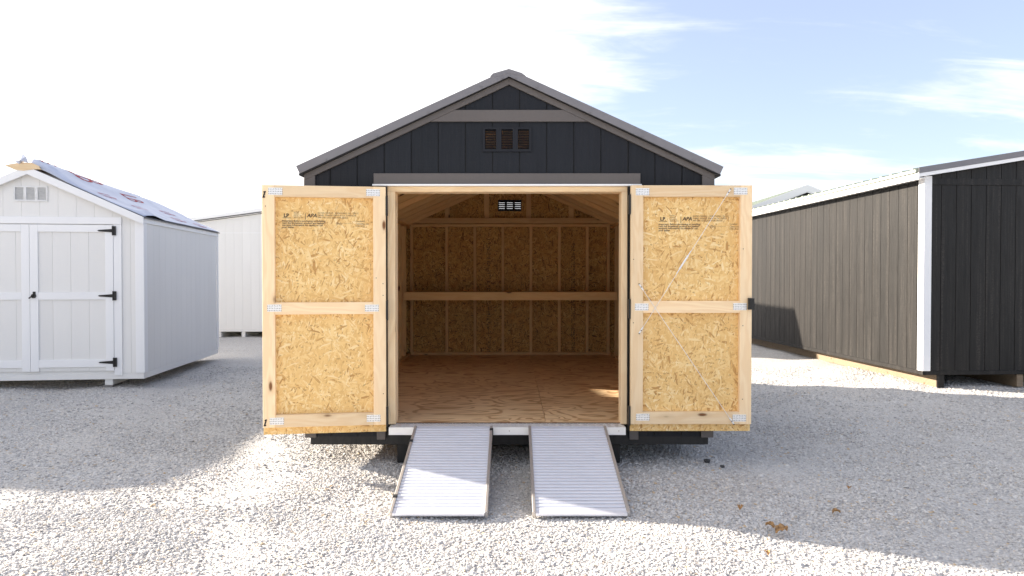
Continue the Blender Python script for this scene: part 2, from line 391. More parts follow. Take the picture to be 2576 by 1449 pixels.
ys = np.concatenate([[-900, -300, -100, -40, -20, -10, -5], np.arange(-2, 22, .12), [24, 30, 45, 80, 200, 500, 1500]])
gr_ = bpy.data.objects.new('ground', grid_mesh('ground', xs, ys, M_GROUND)); link(gr_); gr_['kind'] = 'structure'

# loose stones: instanced on scattered points by one geometry-nodes modifier
def scatter(n, y0, y1, r0, r1, p=0.0):
    u = rng.random(n)
    y = y0 + (y1-y0)*u
    hw = .80*y + .9; x = (rng.random(n)*2-1)*hw
    keep = rng.random(n) < hw/hw.max(); x, y = x[keep], y[keep]
    r = r0 + (r1-r0)*rng.random(len(x))**1.8
    return x, y, r
parts = [scatter(120000, 2.2, 4.2, .0038, .0095), scatter(150000, 4.0, 7.0, .0045, .0105), scatter(70000, 6.8, 11.0, .0065, .013), scatter(3500, 2.2, 9.0, .010, .016)]
px_, py_, pr_ = [np.concatenate([p[i] for p in parts]) for i in range(3)]
clump = .5 + .22*np.sin(px_*2.3+1.3*np.sin(py_*1.9))*np.cos(py_*2.1+.7*px_) + .16*np.sin(px_*5.1+py_*1.7+2*np.sin(py_*3.3)) + .14*np.sin(px_*1.1-py_*4.3+1.5*np.sin(px_*2.7))
for (ax, ay, dx_, dy_) in ((-3.9, 6.5, .28, -1), (-2.3, 6.5, .28, -1), (1.9, 3.2, .9, .75), (3.2, 3.0, .9, .75)):      # old wheel tracks: fines at the surface
    dn_ = math.hypot(dx_, dy_); dd_ = np.abs((px_-ax)*dy_-(py_-ay)*dx_)/dn_; clump = clump - .42*np.exp(-(dd_/.17)**2)
clump = np.clip(clump, 0, 1)
kp = rng.random(len(px_)) < np.clip(.10+1.25*clump**1.3, .12, 1)      # worn patches have fewer stones
px_, py_, pr_ = px_[kp], py_[kp], pr_[kp]
npt = len(px_); pz_ = hgt(px_, py_) + pr_*.16
me = bpy.data.meshes.new('gravel'); me.vertices.add(npt)
me.vertices.foreach_set('co', np.stack([px_, py_, pz_], -1).astype(np.float32).ravel())
def attr(nm, ty, arr):
    a = me.attributes.new(nm, ty, 'POINT'); a.data.foreach_set('vector' if ty == 'FLOAT_VECTOR' else 'value', arr.astype(np.float32).ravel())
attr('rot', 'FLOAT_VECTOR', np.stack([rng.normal(0, .28, npt), rng.normal(0, .28, npt), rng.random(npt)*6.283], -1))
attr('scl', 'FLOAT_VECTOR', np.stack([pr_*(.8+.5*rng.random(npt)), pr_*(.8+.5*rng.random(npt)), pr_*(.34+.30*rng.random(npt))], -1))
attr('tint', 'FLOAT', rng.random(npt))
gv = bpy.data.objects.new('gravel', me); link(gv); gv['kind'] = 'stuff'; gv['label'] = 'loose crushed pale limestone gravel covering the yard'
ng = bpy.data.node_groups.new('gravel_scatter', 'GeometryNodeTree')
ng.interface.new_socket('Geometry', in_out='INPUT', socket_type='NodeSocketGeometry'); ng.interface.new_socket('Geometry', in_out='OUTPUT', socket_type='NodeSocketGeometry')
gn, gl = ng.nodes, ng.links
gi = gn.new('NodeGroupInput'); go = gn.new('NodeGroupOutput'); join = gn.new('GeometryNodeJoinGeometry')
for k in range(4):
    ico = gn.new('GeometryNodeMeshIcoSphere'); ico.inputs['Radius'].default_value = 1; ico.inputs['Subdivisions'].default_value = 2
    sp_ = gn.new('GeometryNodeSetPosition'); pos = gn.new('GeometryNodeInputPosition')
    nz = gn.new('ShaderNodeTexNoise'); nz.noise_dimensions = '4D'; nz.inputs['W'].default_value = k*7.3; nz.inputs['Scale'].default_value = .9; nz.inputs['Detail'].default_value = 1.5
    gl.new(pos.outputs[0], nz.inputs['Vector'])
    sb = gn.new('ShaderNodeVectorMath'); sb.operation = 'SUBTRACT'; gl.new(nz.outputs['Color'], sb.inputs[0]); sb.inputs[1].default_value = (.5, .5, .5)
    ml = gn.new('ShaderNodeVectorMath'); ml.operation = 'SCALE'; gl.new(sb.outputs[0], ml.inputs[0]); ml.inputs['Scale'].default_value = 2.3
    gl.new(ico.outputs['Mesh'], sp_.inputs['Geometry']); gl.new(ml.outputs[0], sp_.inputs['Offset'])
    sm = gn.new('GeometryNodeSetMaterial'); sm.inputs['Material'].default_value = M_STONE; gl.new(sp_.outputs[0], sm.inputs[0])
    g2 = gn.new('GeometryNodeGeometryToInstance'); gl.new(sm.outputs[0], g2.inputs[0]); gl.new(g2.outputs[0], join.inputs[0])
iop = gn.new('GeometryNodeInstanceOnPoints'); iop.inputs['Pick Instance'].default_value = True
gl.new(gi.outputs[0], iop.inputs['Points']); gl.new(join.outputs[0], iop.inputs['Instance'])
ar = gn.new('GeometryNodeInputNamedAttribute'); ar.data_type = 'FLOAT_VECTOR'; ar.inputs['Name'].default_value = 'rot'
asn = gn.new('GeometryNodeInputNamedAttribute'); asn.data_type = 'FLOAT_VECTOR'; asn.inputs['Name'].default_value = 'scl'
e2r = gn.new('FunctionNodeEulerToRotation'); gl.new(ar.outputs[0], e2r.inputs[0]); gl.new(e2r.outputs[0], iop.inputs['Rotation']); gl.new(asn.outputs[0], iop.inputs['Scale'])
gl.new(iop.outputs[0], go.inputs[0])
md = gv.modifiers.new('scatter', 'NODES'); md.node_group = ng

# ------------------------------------------------------------------ the open shed
Y0 = 5.19; XC = -.022; FZ = .305; YB = 9.965
SH = root('open_shed', 'charcoal gabled storage shed with taupe trim and both wooden doors swung wide open', 'shed')
XL, XR = -1.575, 1.530
def deck(x): return 2.925 - .466*abs(x-XC)          # underside of the roof deck
dx0, dx1 = px(975, 700, 5.18)[0], px(1578, 700, 5.18)[0]  # outer edges of the wooden door frame
dzt = 2.112
# front siding boards: above the opening, and the two flanks behind the doors
vx0, vx1 = px(1214, 350, Y0)[0], px(1337, 350, Y0)[0]; vz1 = px(1275, 320, Y0)[1]; vz0 = px(1275, 382, Y0)[1]
gf = px(831, 500, Y0)[0]; gs = .2052
gable_boards(XL+.003, XR-.003, gf-3*gs, gs, .21, lambda x: deck(x)-.003, Y0, Y0+.012, M_NAVY, SH, .008, XC,
             holes=[(dx0-.012, dx1+.012, .0, dzt+.004), (vx0+.02, vx1-.02, vz0+.015, vz1-.015)])
# sheathing behind the boards (with the door and vent openings left free)
def wallpiece(name, pts, y0, y1, mat): return prism(name, pts, y0, y1, mat, SH)
yw0, yw1 = Y0+.0125, Y0+.024
for (a, b) in ((XL+.02, dx0-.012), (dx1+.012, XR-.02)):
    wallpiece('wall_panel', [(a, .2), (b, .2), (b, deck(b)-.004), (a, deck(a)-.004)], yw0, yw1, M_RIM)
def cpiece(a, b, z0, z1=None):
    if z1 is None:
        pts = [(a, z0), (b, z0), (b, deck(b)-.004)] + ([(XC, deck(XC)-.004)] if a < XC < b else []) + [(a, deck(a)-.004)]
    else: pts = [(a, z0), (b, z0), (b, z1), (a, z1)]
    wallpiece('wall_panel', pts, yw0, yw1, M_RIM)
A_, B_ = dx0-.0115, dx1+.0115
cpiece(A_, B_, dzt+.004, vz0+.016); cpiece(A_, vx0+.021, vz0+.0165); cpiece(vx1-.021, B_, vz0+.0165); cpiece(vx0+.0215, vx1-.0215, vz1-.016)
# corner boards, rake boards, collar band, header trim, drip edge
box('corner_board', XL, px(794, 500, Y0)[0], Y0-.018, Y0-.001, .205, deck(XL)+.03, M_TAUPE, SH, .002)
box('corner_board', px(1765, 500, Y0)[0], XR+.002, Y0-.018, Y0-.001, .205, deck(XR)+.0, M_TAUPE, SH, .002)
def slopeband(name, s0, s1, x_end, y0, y1, mat, side, zoff=0, xs_=0.0):
    """band under the slope between vertical offsets s0 (top) and s1 (bottom) below the deck line"""
    xe = x_end
    pts = [(XC+side*xs_, deck(XC+side*xs_)-s0+zoff), (xe, deck(xe)-s0+zoff), (xe, deck(xe)-s1+zoff), (XC+side*xs_, deck(XC+side*xs_)-s1+zoff)]
    return prism(name, pts, y0, y1, mat, SH, bevel=.0015)
for s, xe in ((-1, XL+.005), (1, XR-.005)):
    slopeband('rake_board', -.01, .046, xe, Y0-.02, Y0-.002, M_TAUPE, s)
zb0, zb1 = px(1275, 307, Y0)[1], px(1275, 278, Y0)[1]
def xat(z, off): return (2.925-off-z)/.466
ct = [(XC-xat(zb0, .0475), zb0), (XC+xat(zb0, .0475), zb0), (XC+xat(zb1, .0475), zb1), (XC-xat(zb1, .0475), zb1)]
prism('gable_band', ct, Y0-.0195, Y0-.001, M_TAUPE, SH, bevel=.0012)
hx0, hx1 = px(940, 450, Y0-.02)[0], px(1611, 450, Y0-.02)[0]
box('header_board', hx0, hx1, Y0-.025, Y0-.001, 2.126, 2.21, M_TAUPE, SH, .002)
box('drip_edge', hx0-.004, hx1+.004, Y0-.055, Y0-.001, 2.1125, 2.1245, M_WHITE, SH)
# roof: deck, metal sheets with ribs, rake flashing with screws, ridge cap
OV = .05; ex0, ex1 = px(745, 430, Y0-OV)[0], px(1820, 430, Y0-OV)[0]
for s, xe in ((-1, ex0+.02), (1, ex1-.02)):
    xw = XL if s < 0 else XR
    prism('soffit', [(xw+s*.0005, deck(xw+s*.0005)+.001), (xe, deck(xe)+.001), (xe, deck(xe)+.016), (xw+s*.0005, deck(xw+s*.0005)+.016)], Y0+.001, YB+.04, M_RIM, SH)
    prism('roof_deck', [(XC, deck(XC)+.001), (xw, deck(xw)+.001), (xw, deck(xw)+.016), (XC, deck(XC)+.016)], Y0+.001, YB+.04, M_PINE2, SH)
    prism('soffit', [(XC, deck(XC)+.001), (xe, deck(xe)+.001), (xe, deck(xe)+.016), (XC, deck(XC)+.016)], Y0-.049, Y0, M_RIM, SH)
    prism('roof_sheet', [(XC, deck(XC)+.0165), (xe, deck(xe)+.0165), (xe, deck(xe)+.035), (XC, deck(XC)+.035)], Y0-.04, YB+.05, M_METAL, SH)
    rb = []; yy = Y0+.1
    L = math.hypot(xe-XC, .466*(xe-XC)); ang = math.atan(.466)
    k = 0
    while yy < YB:
        rb.append((0.05, L-.01, yy, yy+.04, 0, .018)); yy += .2286
    Mloc = Matrix.Translation((XC, 0, deck(XC)+.0352)) @ (Matrix.Rotation(ang if s > 0 else math.pi-ang, 4, 'Y') if s > 0 else Matrix.Rotation(math.pi, 4, 'Z') @ Matrix.Rotation(ang, 4, 'Y'))
    if s < 0: rb = [(a, b, -d_, -c_, e, f) for (a, b, c_, d_, e, f) in rb]
    ro = multibox('roof_rib', rb, M_METAL, SH, Mloc, stuff=True)
    # rake flashing
    xo = ex0 if s < 0 else ex1
    n_ = Vector((s*.466, 0, 1)).normalized()
    pts = []
    tA = Vector((XC, 0, deck(XC)+.062)); tB = Vector((xo, 0, deck(xo)+.080)); 
    bB = tB - n_*.062; bA = Vector((XC, 0, deck(XC)+.004))
    prism('rake_flashing', [(tA.x, tA.z), (tB.x, tB.z), (bB.x, bB.z), (bA.x, bA.z)], Y0-OV-.004, Y0-OV, M_METAL, SH)
    prism('rake_flashing', [(tA.x, tA.z), (tB.x, tB.z), (tB.x, tB.z-.004), (tA.x, tA.z-.004)], Y0-OV, Y0-OV+.09, M_METAL, SH)
    for q in (.13, .38, .62, .86):
        xx = XC+(xo-XC)*q; zz_ = deck(xx)+.024
        sc1 = tube('screw', (xx, Y0-OV-.004, zz_), (xx, Y0-OV-.011, zz_), .0075, M_METAL, SH, 6)
capz = px(1275, 175, Y0-OV)[1]
c0, c1 = px(1240, 188, Y0-OV)[0], px(1313, 183, Y0-OV)[0]
prism('ridge_cap', [(XC, capz+.004), (c1, capz-.027), (c1+.03, capz-.05), (c1-.02, deck(c1)+.055), (XC, deck(XC)+.03), (c0+.02, deck(c0)+.055), (c0-.02, capz-.052), (c0, capz-.03)], Y0-OV-.006, YB+.06, M_METAL, SH)
for q in (-.05, .0, .05): tube('screw', (XC+q, Y0-OV-.006, capz-.05-abs(q)*.3), (XC+q, Y0-OV-.013, capz-.05-abs(q)*.3), .007, M_METAL, SH, 6)
# louvred gable vents
def louvre(parent, x0, x1, z0, z1, yf, yb, mat, panels=3, nsl=12, mullion=.045, rim=.02):
    v = sub('louvre_vent', parent, Matrix.Translation(((x0+x1)/2, yf, (z0+z1)/2)))
    w, h = (x1-x0)/2, (z1-z0)/2; d = yb-yf
    bs = [(-w, w, 0, d, h-rim, h), (-w, w, 0, d, -h, -h+rim), (-w, -w+rim, 0.0002, d-.0002, -h+rim, h-rim), (w-rim, w, .0002, d-.0002, -h+rim, h-rim)]
    pw = (2*w-2*rim-(panels-1)*mullion)/panels; xs_ = []
    for i in range(panels):
        a = -w+rim+i*(pw+mullion); xs_.append((a, a+pw))
        if i < panels-1: bs.append((a+pw, a+pw+mullion, .0004, d-.0004, -h+rim, h-rim))
    multibox('vent_frame', bs, M_NAVY if mat is M_VENTB else mat, v)
    st = (2*h-2*rim)/nsl; me_ = None
    for (a, b) in xs_:
        for k in range(nsl):
            zc = -h+rim+(k+.5)*st
            M = Matrix.Translation(((a+b)/2, d*.5, zc)) @ Matrix.Rotation(math.radians(42), 4, 'X')
            if me_ is None:
                o = meshobj('slat', boxv(-pw/2, pw/2, -st*.68, st*.68, -.0015, .0015), BF, mat, v, M); me_ = o.data
            else: o = bpy.data.objects.new('slat', me_); link(o, v, M)
    return v
louvre(SH, vx0, vx1, vz0, vz1, Y0-.012, Y0+.02, M_VENTB, nsl=12, mullion=.04, rim=.018)
bvx0, bvx1 = px(1253, 517, 9.94)[0], px(1312, 517, 9.94)[0]; bvz0, bvz1 = px(1283, 531, 9.94)[1], px(1283, 503, 9.94)[1]
louvre(SH, bvx0, bvx1, bvz0, bvz1, 9.93, 9.975, M_VENTB, nsl=5, mullion=.032, rim=.012)
# door frame: header and jambs, black strips standing in for the shaded hinge gaps, trim beside the doors
ix0, ix1 = px(994, 700, 5.18)[0], px(1563, 700, 5.18)[0]
box('door_jamb', dx0, ix0, Y0-.01, Y0+.115, FZ+.001, 2.072, M_PINE, SH, .002, True)
box('door_jamb', ix1, dx1, Y0-.01, Y0+.115, FZ+.001, 2.072, M_PINE, SH, .002, True)
box('door_header', dx0, dx1, Y0-.01, Y0+.115, 2.0725, 2.1115, M_PINE, SH, .002, True)
box('gap_shade_strip', dx0-.017, dx0-.001, Y0-.03, Y0+.03, .26, 2.108, M_BLACK, SH)
box('gap_shade_strip', dx1+.001, dx1+.017, Y0-.03, Y0+.03, .26, 2.108, M_BLACK, SH)
for a, b in ((px(949, 1100, Y0)[0], dx0-.018), (dx1+.018, px(1605, 1100, Y0)[0])):
    box('door_trim', a, b, Y0-.019, Y0-.001, .19, 2.108, M_TAUPE, SH, .002)
# framing inside: front wall studs
for x in (dx0-.05, dx1+.012, -1.45, -1.2, 1.16, 1.40):
    box('stud', x, x+.038, Y0+.0245, Y0+.113, FZ+.04, 2.17, M_PINE2, SH, .002, True)
# floor: plywood sheets with narrow joints, rim boards, joists and skids
SX = .262
def sheet(x0, x1, y0, y1, rotq=False):
    o = box('floor_sheet', x0+.0015, x1-.0015, y0+.0015, y1-.0015, FZ-.018, FZ + random.uniform(-.0006, .0006), M_PLY, SH, .0008)
ys_ = [5.245, 6.40, 7.62, 8.84, 9.93]
for a, b in zip(ys_[:-1], ys_[1:]): sheet(XL+.03, SX, a, b)
for a, b in ((5.245, 7.55), (7.55, 9.93)): sheet(SX, XR-.03, a, b)
box('rim_board', px(780, 1100, Y0)[0], px(1783, 1100, Y0)[0], Y0+.0135, Y0+.05, .145, .285, M_RIM, SH, .002)
box('rim_board', XL+.03, XR-.03, YB-.06, YB-.02, .145, .285, M_RIM, SH)
for a in (XL+.03, XR-.07): box('rim_board', a, a+.04, Y0+.051, YB-.061, .145, .285, M_RIM, SH)
for i in range(12):
    y = Y0+.35+i*.38; box('floor_joist', XL+.0705, XR-.0705, y, y+.038, .15, .286, M_RIM, SH)
for (xa, xb) in ((px(998, 1140, 5.25)[0], px(1032, 1140, 5.25)[0]), (px(1534, 1140, 5.25)[0], px(1561, 1140, 5.25)[0]), (-1.25, -1.15), (1.15, 1.25)):
    yf = 5.26 if abs(xa) < 1 else 5.9
    box('skid', xa, xb, yf, YB-.1, -.01, .1445, M_RIM, SH, .004)
# threshold: diamond plate and white lip
tx0, tx1 = px(978, 1080, 5.1)[0], px(1574, 1080, 5.1)[0]
th = sub('threshold', SH, Matrix.Translation((0, 5.1, .3)))
box('tread_plate', tx0, tx1, 0, .142, -.004, 0, M_ALUW, th)
box('front_lip', tx0, tx1, -.004, -.0005, -.052, 0, M_ALUW, th, .0008)
box('lip_bead', tx0, tx1, -.009, -.0045, -.056, -.048, M_ALUW, th, .001)
vs, fs = [], []
nn = int((tx1-tx0)/.03)
for r_ in range(5):
    for i in range(nn):
        cx0 = tx0+.015+i*.03+(r_ % 2)*.015; cy0 = .015+r_*.027; a = math.radians(45 if (i+r_) % 2 else -45)
        if cx0 > tx1-.015: continue
        k = len(vs)
        for (u, w_, z) in ((-.013, 0, .0002), (0, -.0035, .0002), (.013, 0, .0002), (0, .0035, .0002), (0, 0, .004)):
            vs.append((cx0+u*math.cos(a)-w_*math.sin(a), cy0+u*math.sin(a)+w_*math.cos(a), z))
        fs += [(k, k+1, k+4), (k+1, k+2, k+4), (k+2, k+3, k+4), (k+3, k, k+4)]
o = meshobj('tread_pattern', vs, fs, M_ALUW, th); o['kind'] = 'stuff'
for x in (-.62, -.02, .8): tube('screw', (x, -.004, -.026), (x, -.008, -.026), .005, M_ALUR, th, 6)
box('floor_edge_strip', tx0, tx1, Y0+.044, Y0+.054, FZ-.017, FZ+.001, M_INK, SH)
# side walls: outer boards, sheathing, studs, plates, a window low in the left wall
WY0, WY1, WZ0, WZ1 = 7.33, 7.78, 1.12, 1.62
ztop = 2.17
def side_wall(xo, s):
    """xo = outer face; s = +1 when the inside lies towards +x"""
    xin = xo + s*.012
    hole = s > 0
    def slab(y0, y1, z0, z1, nm, xa, xb, mat):
        box(nm, min(xa, xb), max(xa, xb), y0, y1, z0, z1, mat, SH)
    pieces = [(Y0+.0245, YB-.013, .2, deck(xo)-.01)]
    if hole: pieces = [(Y0+.0245, WY0, .2, deck(xo)-.01), (WY1, YB-.013, .2, deck(xo)-.01), (WY0, WY1, .2, WZ0), (WY0, WY1, WZ1, deck(xo)-.01)]
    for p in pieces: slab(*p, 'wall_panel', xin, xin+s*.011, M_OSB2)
    y = Y0+.0125
    while y < YB-.02:
        y2 = min(y+.2052, YB-.013)
        if hole and y2 > WY0 and y < WY1:
            for p in ((y, min(y2, WY0)), (max(y, WY1), y2)):
                if p[1]-p[0] > .02: slab(p[0]+.004, p[1]-.004, .21, deck(xo)-.012, 'siding_board', xo, xo+s*.0115, M_NAVY)
            m0, m1 = max(y, WY0)+.001, min(y2, WY1)-.001
            if m1-m0 > .01:
                slab(m0, m1, .21, WZ0, 'siding_board', xo, xo+s*.0115, M_NAVY); slab(m0, m1, WZ1, deck(xo)-.012, 'siding_board', xo, xo+s*.0115, M_NAVY)
        else: slab(y+.004, y2-.004, .21, deck(xo)-.012, 'siding_board', xo, xo+s*.0115, M_NAVY)
        y = y2
    a, b = sorted((xin+s*.0115, xin+s*.1))
    y = Y0+.16
    while y < YB-.15:
        if hole and WY0-.02 < y+.019 < WY1+.02:
            box('stud', a, b, y, y+.038, FZ+.0395, WZ0-.001, M_PINE2, SH, .002, True)
        else: box('stud', a, b, y, y+.038, FZ+.0395, 2.132, M_PINE2, SH, .002, True)
        y += .406
    box('bottom_plate', a, b, Y0+.115, YB-.115, FZ+.001, FZ+.039, M_PINE2, SH, .002, True)
    box('top_plate', a, b, Y0+.115, YB-.115, 2.1325, ztop, M_PINE2, SH, .002, True)
side_wall(XL, 1); side_wall(XR, -1)
wi = sub('side_window', SH, Matrix.Translation((XL, (WY0+WY1)/2, (WZ0+WZ1)/2)))
hw, hh = (WY1-WY0)/2, (WZ1-WZ0)/2
multibox('window_frame', [(-.02, .03, -hw-.03, hw+.03, hh-.012, hh+.03), (-.02, .03, -hw-.03, hw+.03, -hh-.03, -hh+.012), (-.0195, .0295, -hw-.03, -hw+.012, -hh+.012, hh-.012), (-.0195, .0295, hw-.012, hw+.03, -hh+.012, hh-.012)], M_WHITE, wi)
# back wall
def bpts(a, b, z0, z1=None):
    if z1 is not None: return [(a, z0), (b, z0), (b, z1), (a, z1)]
    return [(a, z0), (b, z0), (b, deck(b)-.004)] + ([(XC, deck(XC)-.004)] if a < XC < b else []) + [(a, deck(a)-.004)]
for pts in (bpts(XL+.03, bvx0, .2), bpts(bvx1, XR-.03, .2), bpts(bvx0+.0005, bvx1-.0005, .2, bvz0), bpts(bvx0+.0005, bvx1-.0005, bvz1)):
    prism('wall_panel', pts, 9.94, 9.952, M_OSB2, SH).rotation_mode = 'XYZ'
gable_boards(XL+.003, XR-.003, XL+.2, gs, .21, lambda x: deck(x)-.003, 9.9525, YB, M_NAVY, SH, .008, XC, holes=[(bvx0-.003, bvx1+.003, bvz0, bvz1)])
sy0, sy1 = 9.85, 9.939
for xp in (1035, 1123.6, 1194.4, 1265, 1335.7, 1407.4, 1477.4, 1530.5):
    x = px(xp, 700, sy0)[0]
    box('stud', x-.019, x+.019, sy0, sy1, FZ+.0395, 2.158, M_PINE2, SH, .002, True)
ba, bb = -1.462, 1.417
box('bottom_plate', ba, bb, sy0, sy1, FZ+.001, FZ+.039, M_PINE2, SH, .002, True)
box('top_plate', ba, bb, sy0, sy1, 2.1585, 2.197, M_PINE2, SH, .002, True)
box('tie_board', ba-.01, bb+.01, sy0-.03, sy0+.05, 2.204, 2.283, M_PINE2, SH, .002, True)
for xp in (1125, 1224, 1330, 1437):
    x = px(xp, 500, sy0+.05)[0]
    box('gable_stud', x-.036, x+.036, sy0+.051, sy0+.088, 2.2, deck(x+.036 if x > 0 else x-.036)-.006, M_PINE2, SH, .002, True)
# stamped print running down two bays of the back wall (flat print on the sheets)
for xp, sd_ in ((1230, 1), (1443, 2)):
    x = px(xp, 700, 9.938)[0]; random.seed(sd_)
    bs = []; z = px(0, 612, 9.938)[1]
    while z > px(0, 888, 9.938)[1]:
        h_ = random.uniform(.006, .03)
        for k in range(3):
            if random.random() < .78:
                w0 = x-.03+k*.02+random.uniform(-.004, .004); bs.append((w0, w0+random.uniform(.004, .011), 9.9385, 9.9395, z-h_, z))
        z -= h_+random.uniform(.004, .012)
    multibox('stamped_print', bs, M_INKD, SH)['kind'] = 'stuff'
random.seed(11)
# rafters with a ridge board
for s in (-1, 1):
    y = Y0+.14; cnt = 0
    xi = -1.545 if s < 0 else 1.50
    rt = .089/math.cos(math.atan(.466))
    while y < sy0-.02:
        pts = [(XC+s*.012, deck(XC+s*.012)-.002), (xi, deck(xi)-.002), (xi, max(deck(xi)-rt, 2.1705)), (xi-s*.05, 2.1705 if deck(xi-s*.05)-rt < 2.1705 else deck(xi-s*.05)-rt), (XC+s*.012, deck(XC+s*.012)-rt)]
        M = None
        # lumber grain runs along local X: keep the prism but turn its frame along the slope
        a = math.atan(.466)*s
        R = Matrix.Rotation(a, 4, 'Y'); c = Vector((sum(p[0] for p in pts)/5, y+.019, sum(p[1] for p in pts)/5))
        inv = R.inverted(); vs = []
        for yy in (-.019, .019):
            for p in pts: vs.append(tuple(inv @ (Vector((p[0], 0, p[1])) - Vector((c.x, 0, c.z))) + Vector((0, yy, 0))))
        fs = [tuple(range(5)), tuple(range(5, 10))] + [(i, (i+1) % 5, 5+(i+1) % 5, 5+i) for i in range(5)]
        meshobj('rafter', vs, fs, M_PINE2, SH, Matrix.Translation(c) @ R)
        y += .406; cnt += 1
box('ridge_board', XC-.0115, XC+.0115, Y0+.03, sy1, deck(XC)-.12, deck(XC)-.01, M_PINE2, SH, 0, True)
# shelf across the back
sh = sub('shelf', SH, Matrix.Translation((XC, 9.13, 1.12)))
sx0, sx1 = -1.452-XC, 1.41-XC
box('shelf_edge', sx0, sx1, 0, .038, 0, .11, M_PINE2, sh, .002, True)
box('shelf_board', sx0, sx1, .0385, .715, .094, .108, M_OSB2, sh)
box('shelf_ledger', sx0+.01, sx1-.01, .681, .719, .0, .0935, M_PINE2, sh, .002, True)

# ------------------------------------------------------------------ the two doors
def text_mesh(name, body, size, mat, parent, local, align='LEFT', shear=0, xscale=1.0, bold=0.0):
    cu = bpy.data.curves.new(name, 'FONT'); cu.body = body; cu.size = size; cu.align_x = align; cu.shear = shear; cu.offset = bold; cu.resolution_u = 2
    tmp = bpy.data.objects.new('tmp', cu); COL.objects.link(tmp); dg = bpy.context.evaluated_depsgraph_get()
    me = bpy.data.meshes.new_from_object(tmp.evaluated_get(dg)); bpy.data.objects.remove(tmp); me.name = name
    for v in me.vertices: v.co.x *= xscale
    me.materials.clear(); me.materials.append(mat)
    o = bpy.data.objects.new(name, me); link(o, parent, local); return o
def make_door(hinge, outer, H, label, toff, mirror, braces):
    """frame: u runs outwards from the hinge, w upwards, n towards the camera (front of the stiles at n=0)"""
    hinge, outer = Vector(hinge), Vector(outer); U = (outer-hinge); W = U.length; U.normalize()
    Zv = Vector((0, 0, 1)); Nn = Vector((U.y, -U.x, 0))
    if Nn.y > 0: Nn = -Nn
    Xl = U if U.x > 0 else -U                      # local x always to the right
    M = Matrix((Xl, -Nn, Zv)).transposed().to_4x4(); M.translation = hinge
    D = sub('door', SH, M, label)
    sg = 1 if U.x > 0 else -1
    def bx(nm, u0, u1, n0, n1, z0, z1, mat, lum=True, bev=.002):
        a, b = sorted((sg*u0, sg*u1)); return box(nm, a, b, -n1, -n0, z0, z1, mat, D, bev, lum)
    sw = .092; r = M_PINE
    bot = .058; top = H
    bx('stile', .0, sw, -.038, 0, bot, top, r); bx('stile', W-sw, W-.004, -.038, 0, bot, top, r)
    g_ = .0006
    bx('rail', sw+g_, W-sw-g_, -.038, -.001, top-.084, top, r)
    zm = H-.945
    bx('rail', sw+g_, W-sw-g_, -.038, -.001, zm, zm+.089, r)
    bx('rail', sw+g_, W-sw-g_, -.038, -.001, bot, bot+.092, r)
    # panel: strand board with siding boards on the far side
    a, b = sorted((sg*.003, sg*W))
    o = meshobj('door_panel', boxv(a-(a+b)/2, b-(a+b)/2, -H/2, H/2, -.005, .005), BF, M_OSB, D, Matrix.Translation(((a+b)/2, .0435, H/2)) @ Matrix.Rotation(math.radians(90), 4, 'X'))
    x = a
    while x < b-.01:
        x2 = min(x+.2052, b); box('siding_board', x+.003, x2-.003, .049, .056, .004, H-.004, M_NAVY, D); x = x2
    # nail plates
    for (u, w_, dz) in ((sw, top-.045, 0), (sw, zm+.045, 0), (sw, bot+.05, 0), (W-sw, top-.045, 0), (W-sw, zm+.045, 0), (W-sw, bot+.05, 0)):
        j = random.uniform(-.012, .012); q = random.uniform(-.006, .006)
        a, b = sorted((sg*(u-.05+j), sg*(u+.05+j)))
        o = box('nail_plate', a, b, -.0022, -.0006, w_-.026+q, w_+.026+q, M_GALV, D)
        o.data.transform(Matrix.Identity(4)); 
        # face the plate texture along local XY
        o.data.transform(Matrix.Rotation(math.radians(90), 4, 'X')); o.matrix_basis = o.matrix_basis @ Matrix.Rotation(math.radians(-90), 4, 'X')
    # hinge leaves on the edge
    for z in (.12, H*.5, H-.14):
        a, b = sorted((-sg*.014, sg*.0)); box('hinge', a, b-.001 if sg > 0 else b, -.001, .04, z-.07, z+.07, M_BLACK, D)
        tube('hinge_pin', (-sg*.010, -.004, z-.075), (-sg*.010, -.004, z+.075), .007, M_BLACK, D, 8)
    # print
    lx = toff[0]; ty = toff[1]
    def tx(body, x, z, size, mat=M_INK, **kw):
        text_mesh('printed_text', body, size, mat, D, Matrix.Translation((x, .0375, z)) @ Matrix.Rotation(math.radians(90), 4, 'X'), **kw)
    lim = toff[2]
    tx('LP', lx+.012, ty-.028, .036, M_INKD, bold=.0012, xscale=1.05)
    box('print_line', lx+.004, lx+.066, .0372, .0378, ty-.036, ty-.033, M_INKD, D)
    for i, s_ in enumerate(('RATED', 'SIDING', 'PANEL 15', 'SPAN 16 OC')): tx(s_, lx+.083, ty+.004-i*.0135, .0125)
    tx('|', lx+.16, ty-.034, .05); tx('APA', lx+.178, ty-.028, .038, M_INKD, shear=.25, bold=.0009)
    for i, s_ in enumerate(('RATED SIDING - SHEATHING  Ply - 303 CAR'[:lim[0]], 'PANEL GRADE SPAN 16 OC EXPOSURE 1 SIZED'[:lim[1]], 'PRP-108 15/32 SIZE FOR SPACE')): tx(s_, lx+.255, ty-.002-i*.0165, .0165)
    for i, s_ in enumerate(('Important: Before purchasing or installing', 'read the limitations, product and limited', 'warranty information for details or call', 'your dealer')): tx(s_, lx, ty-.062-i*.0155, .0185, xscale=1.0, bold=.0004)
    tx('(IN)', lx+.385, ty-.082, .026); tx('------- ------', lx+.43, ty-.075, .016); tx('Certified Sound'[:lim[2]], lx+.53, ty-.06, .016); tx('CAN/CSA 0325'[:lim[2]], lx+.53, ty-.08, .016); tx('OSB 2R32'[:lim[2]], lx+.53, ty-.096, .016)
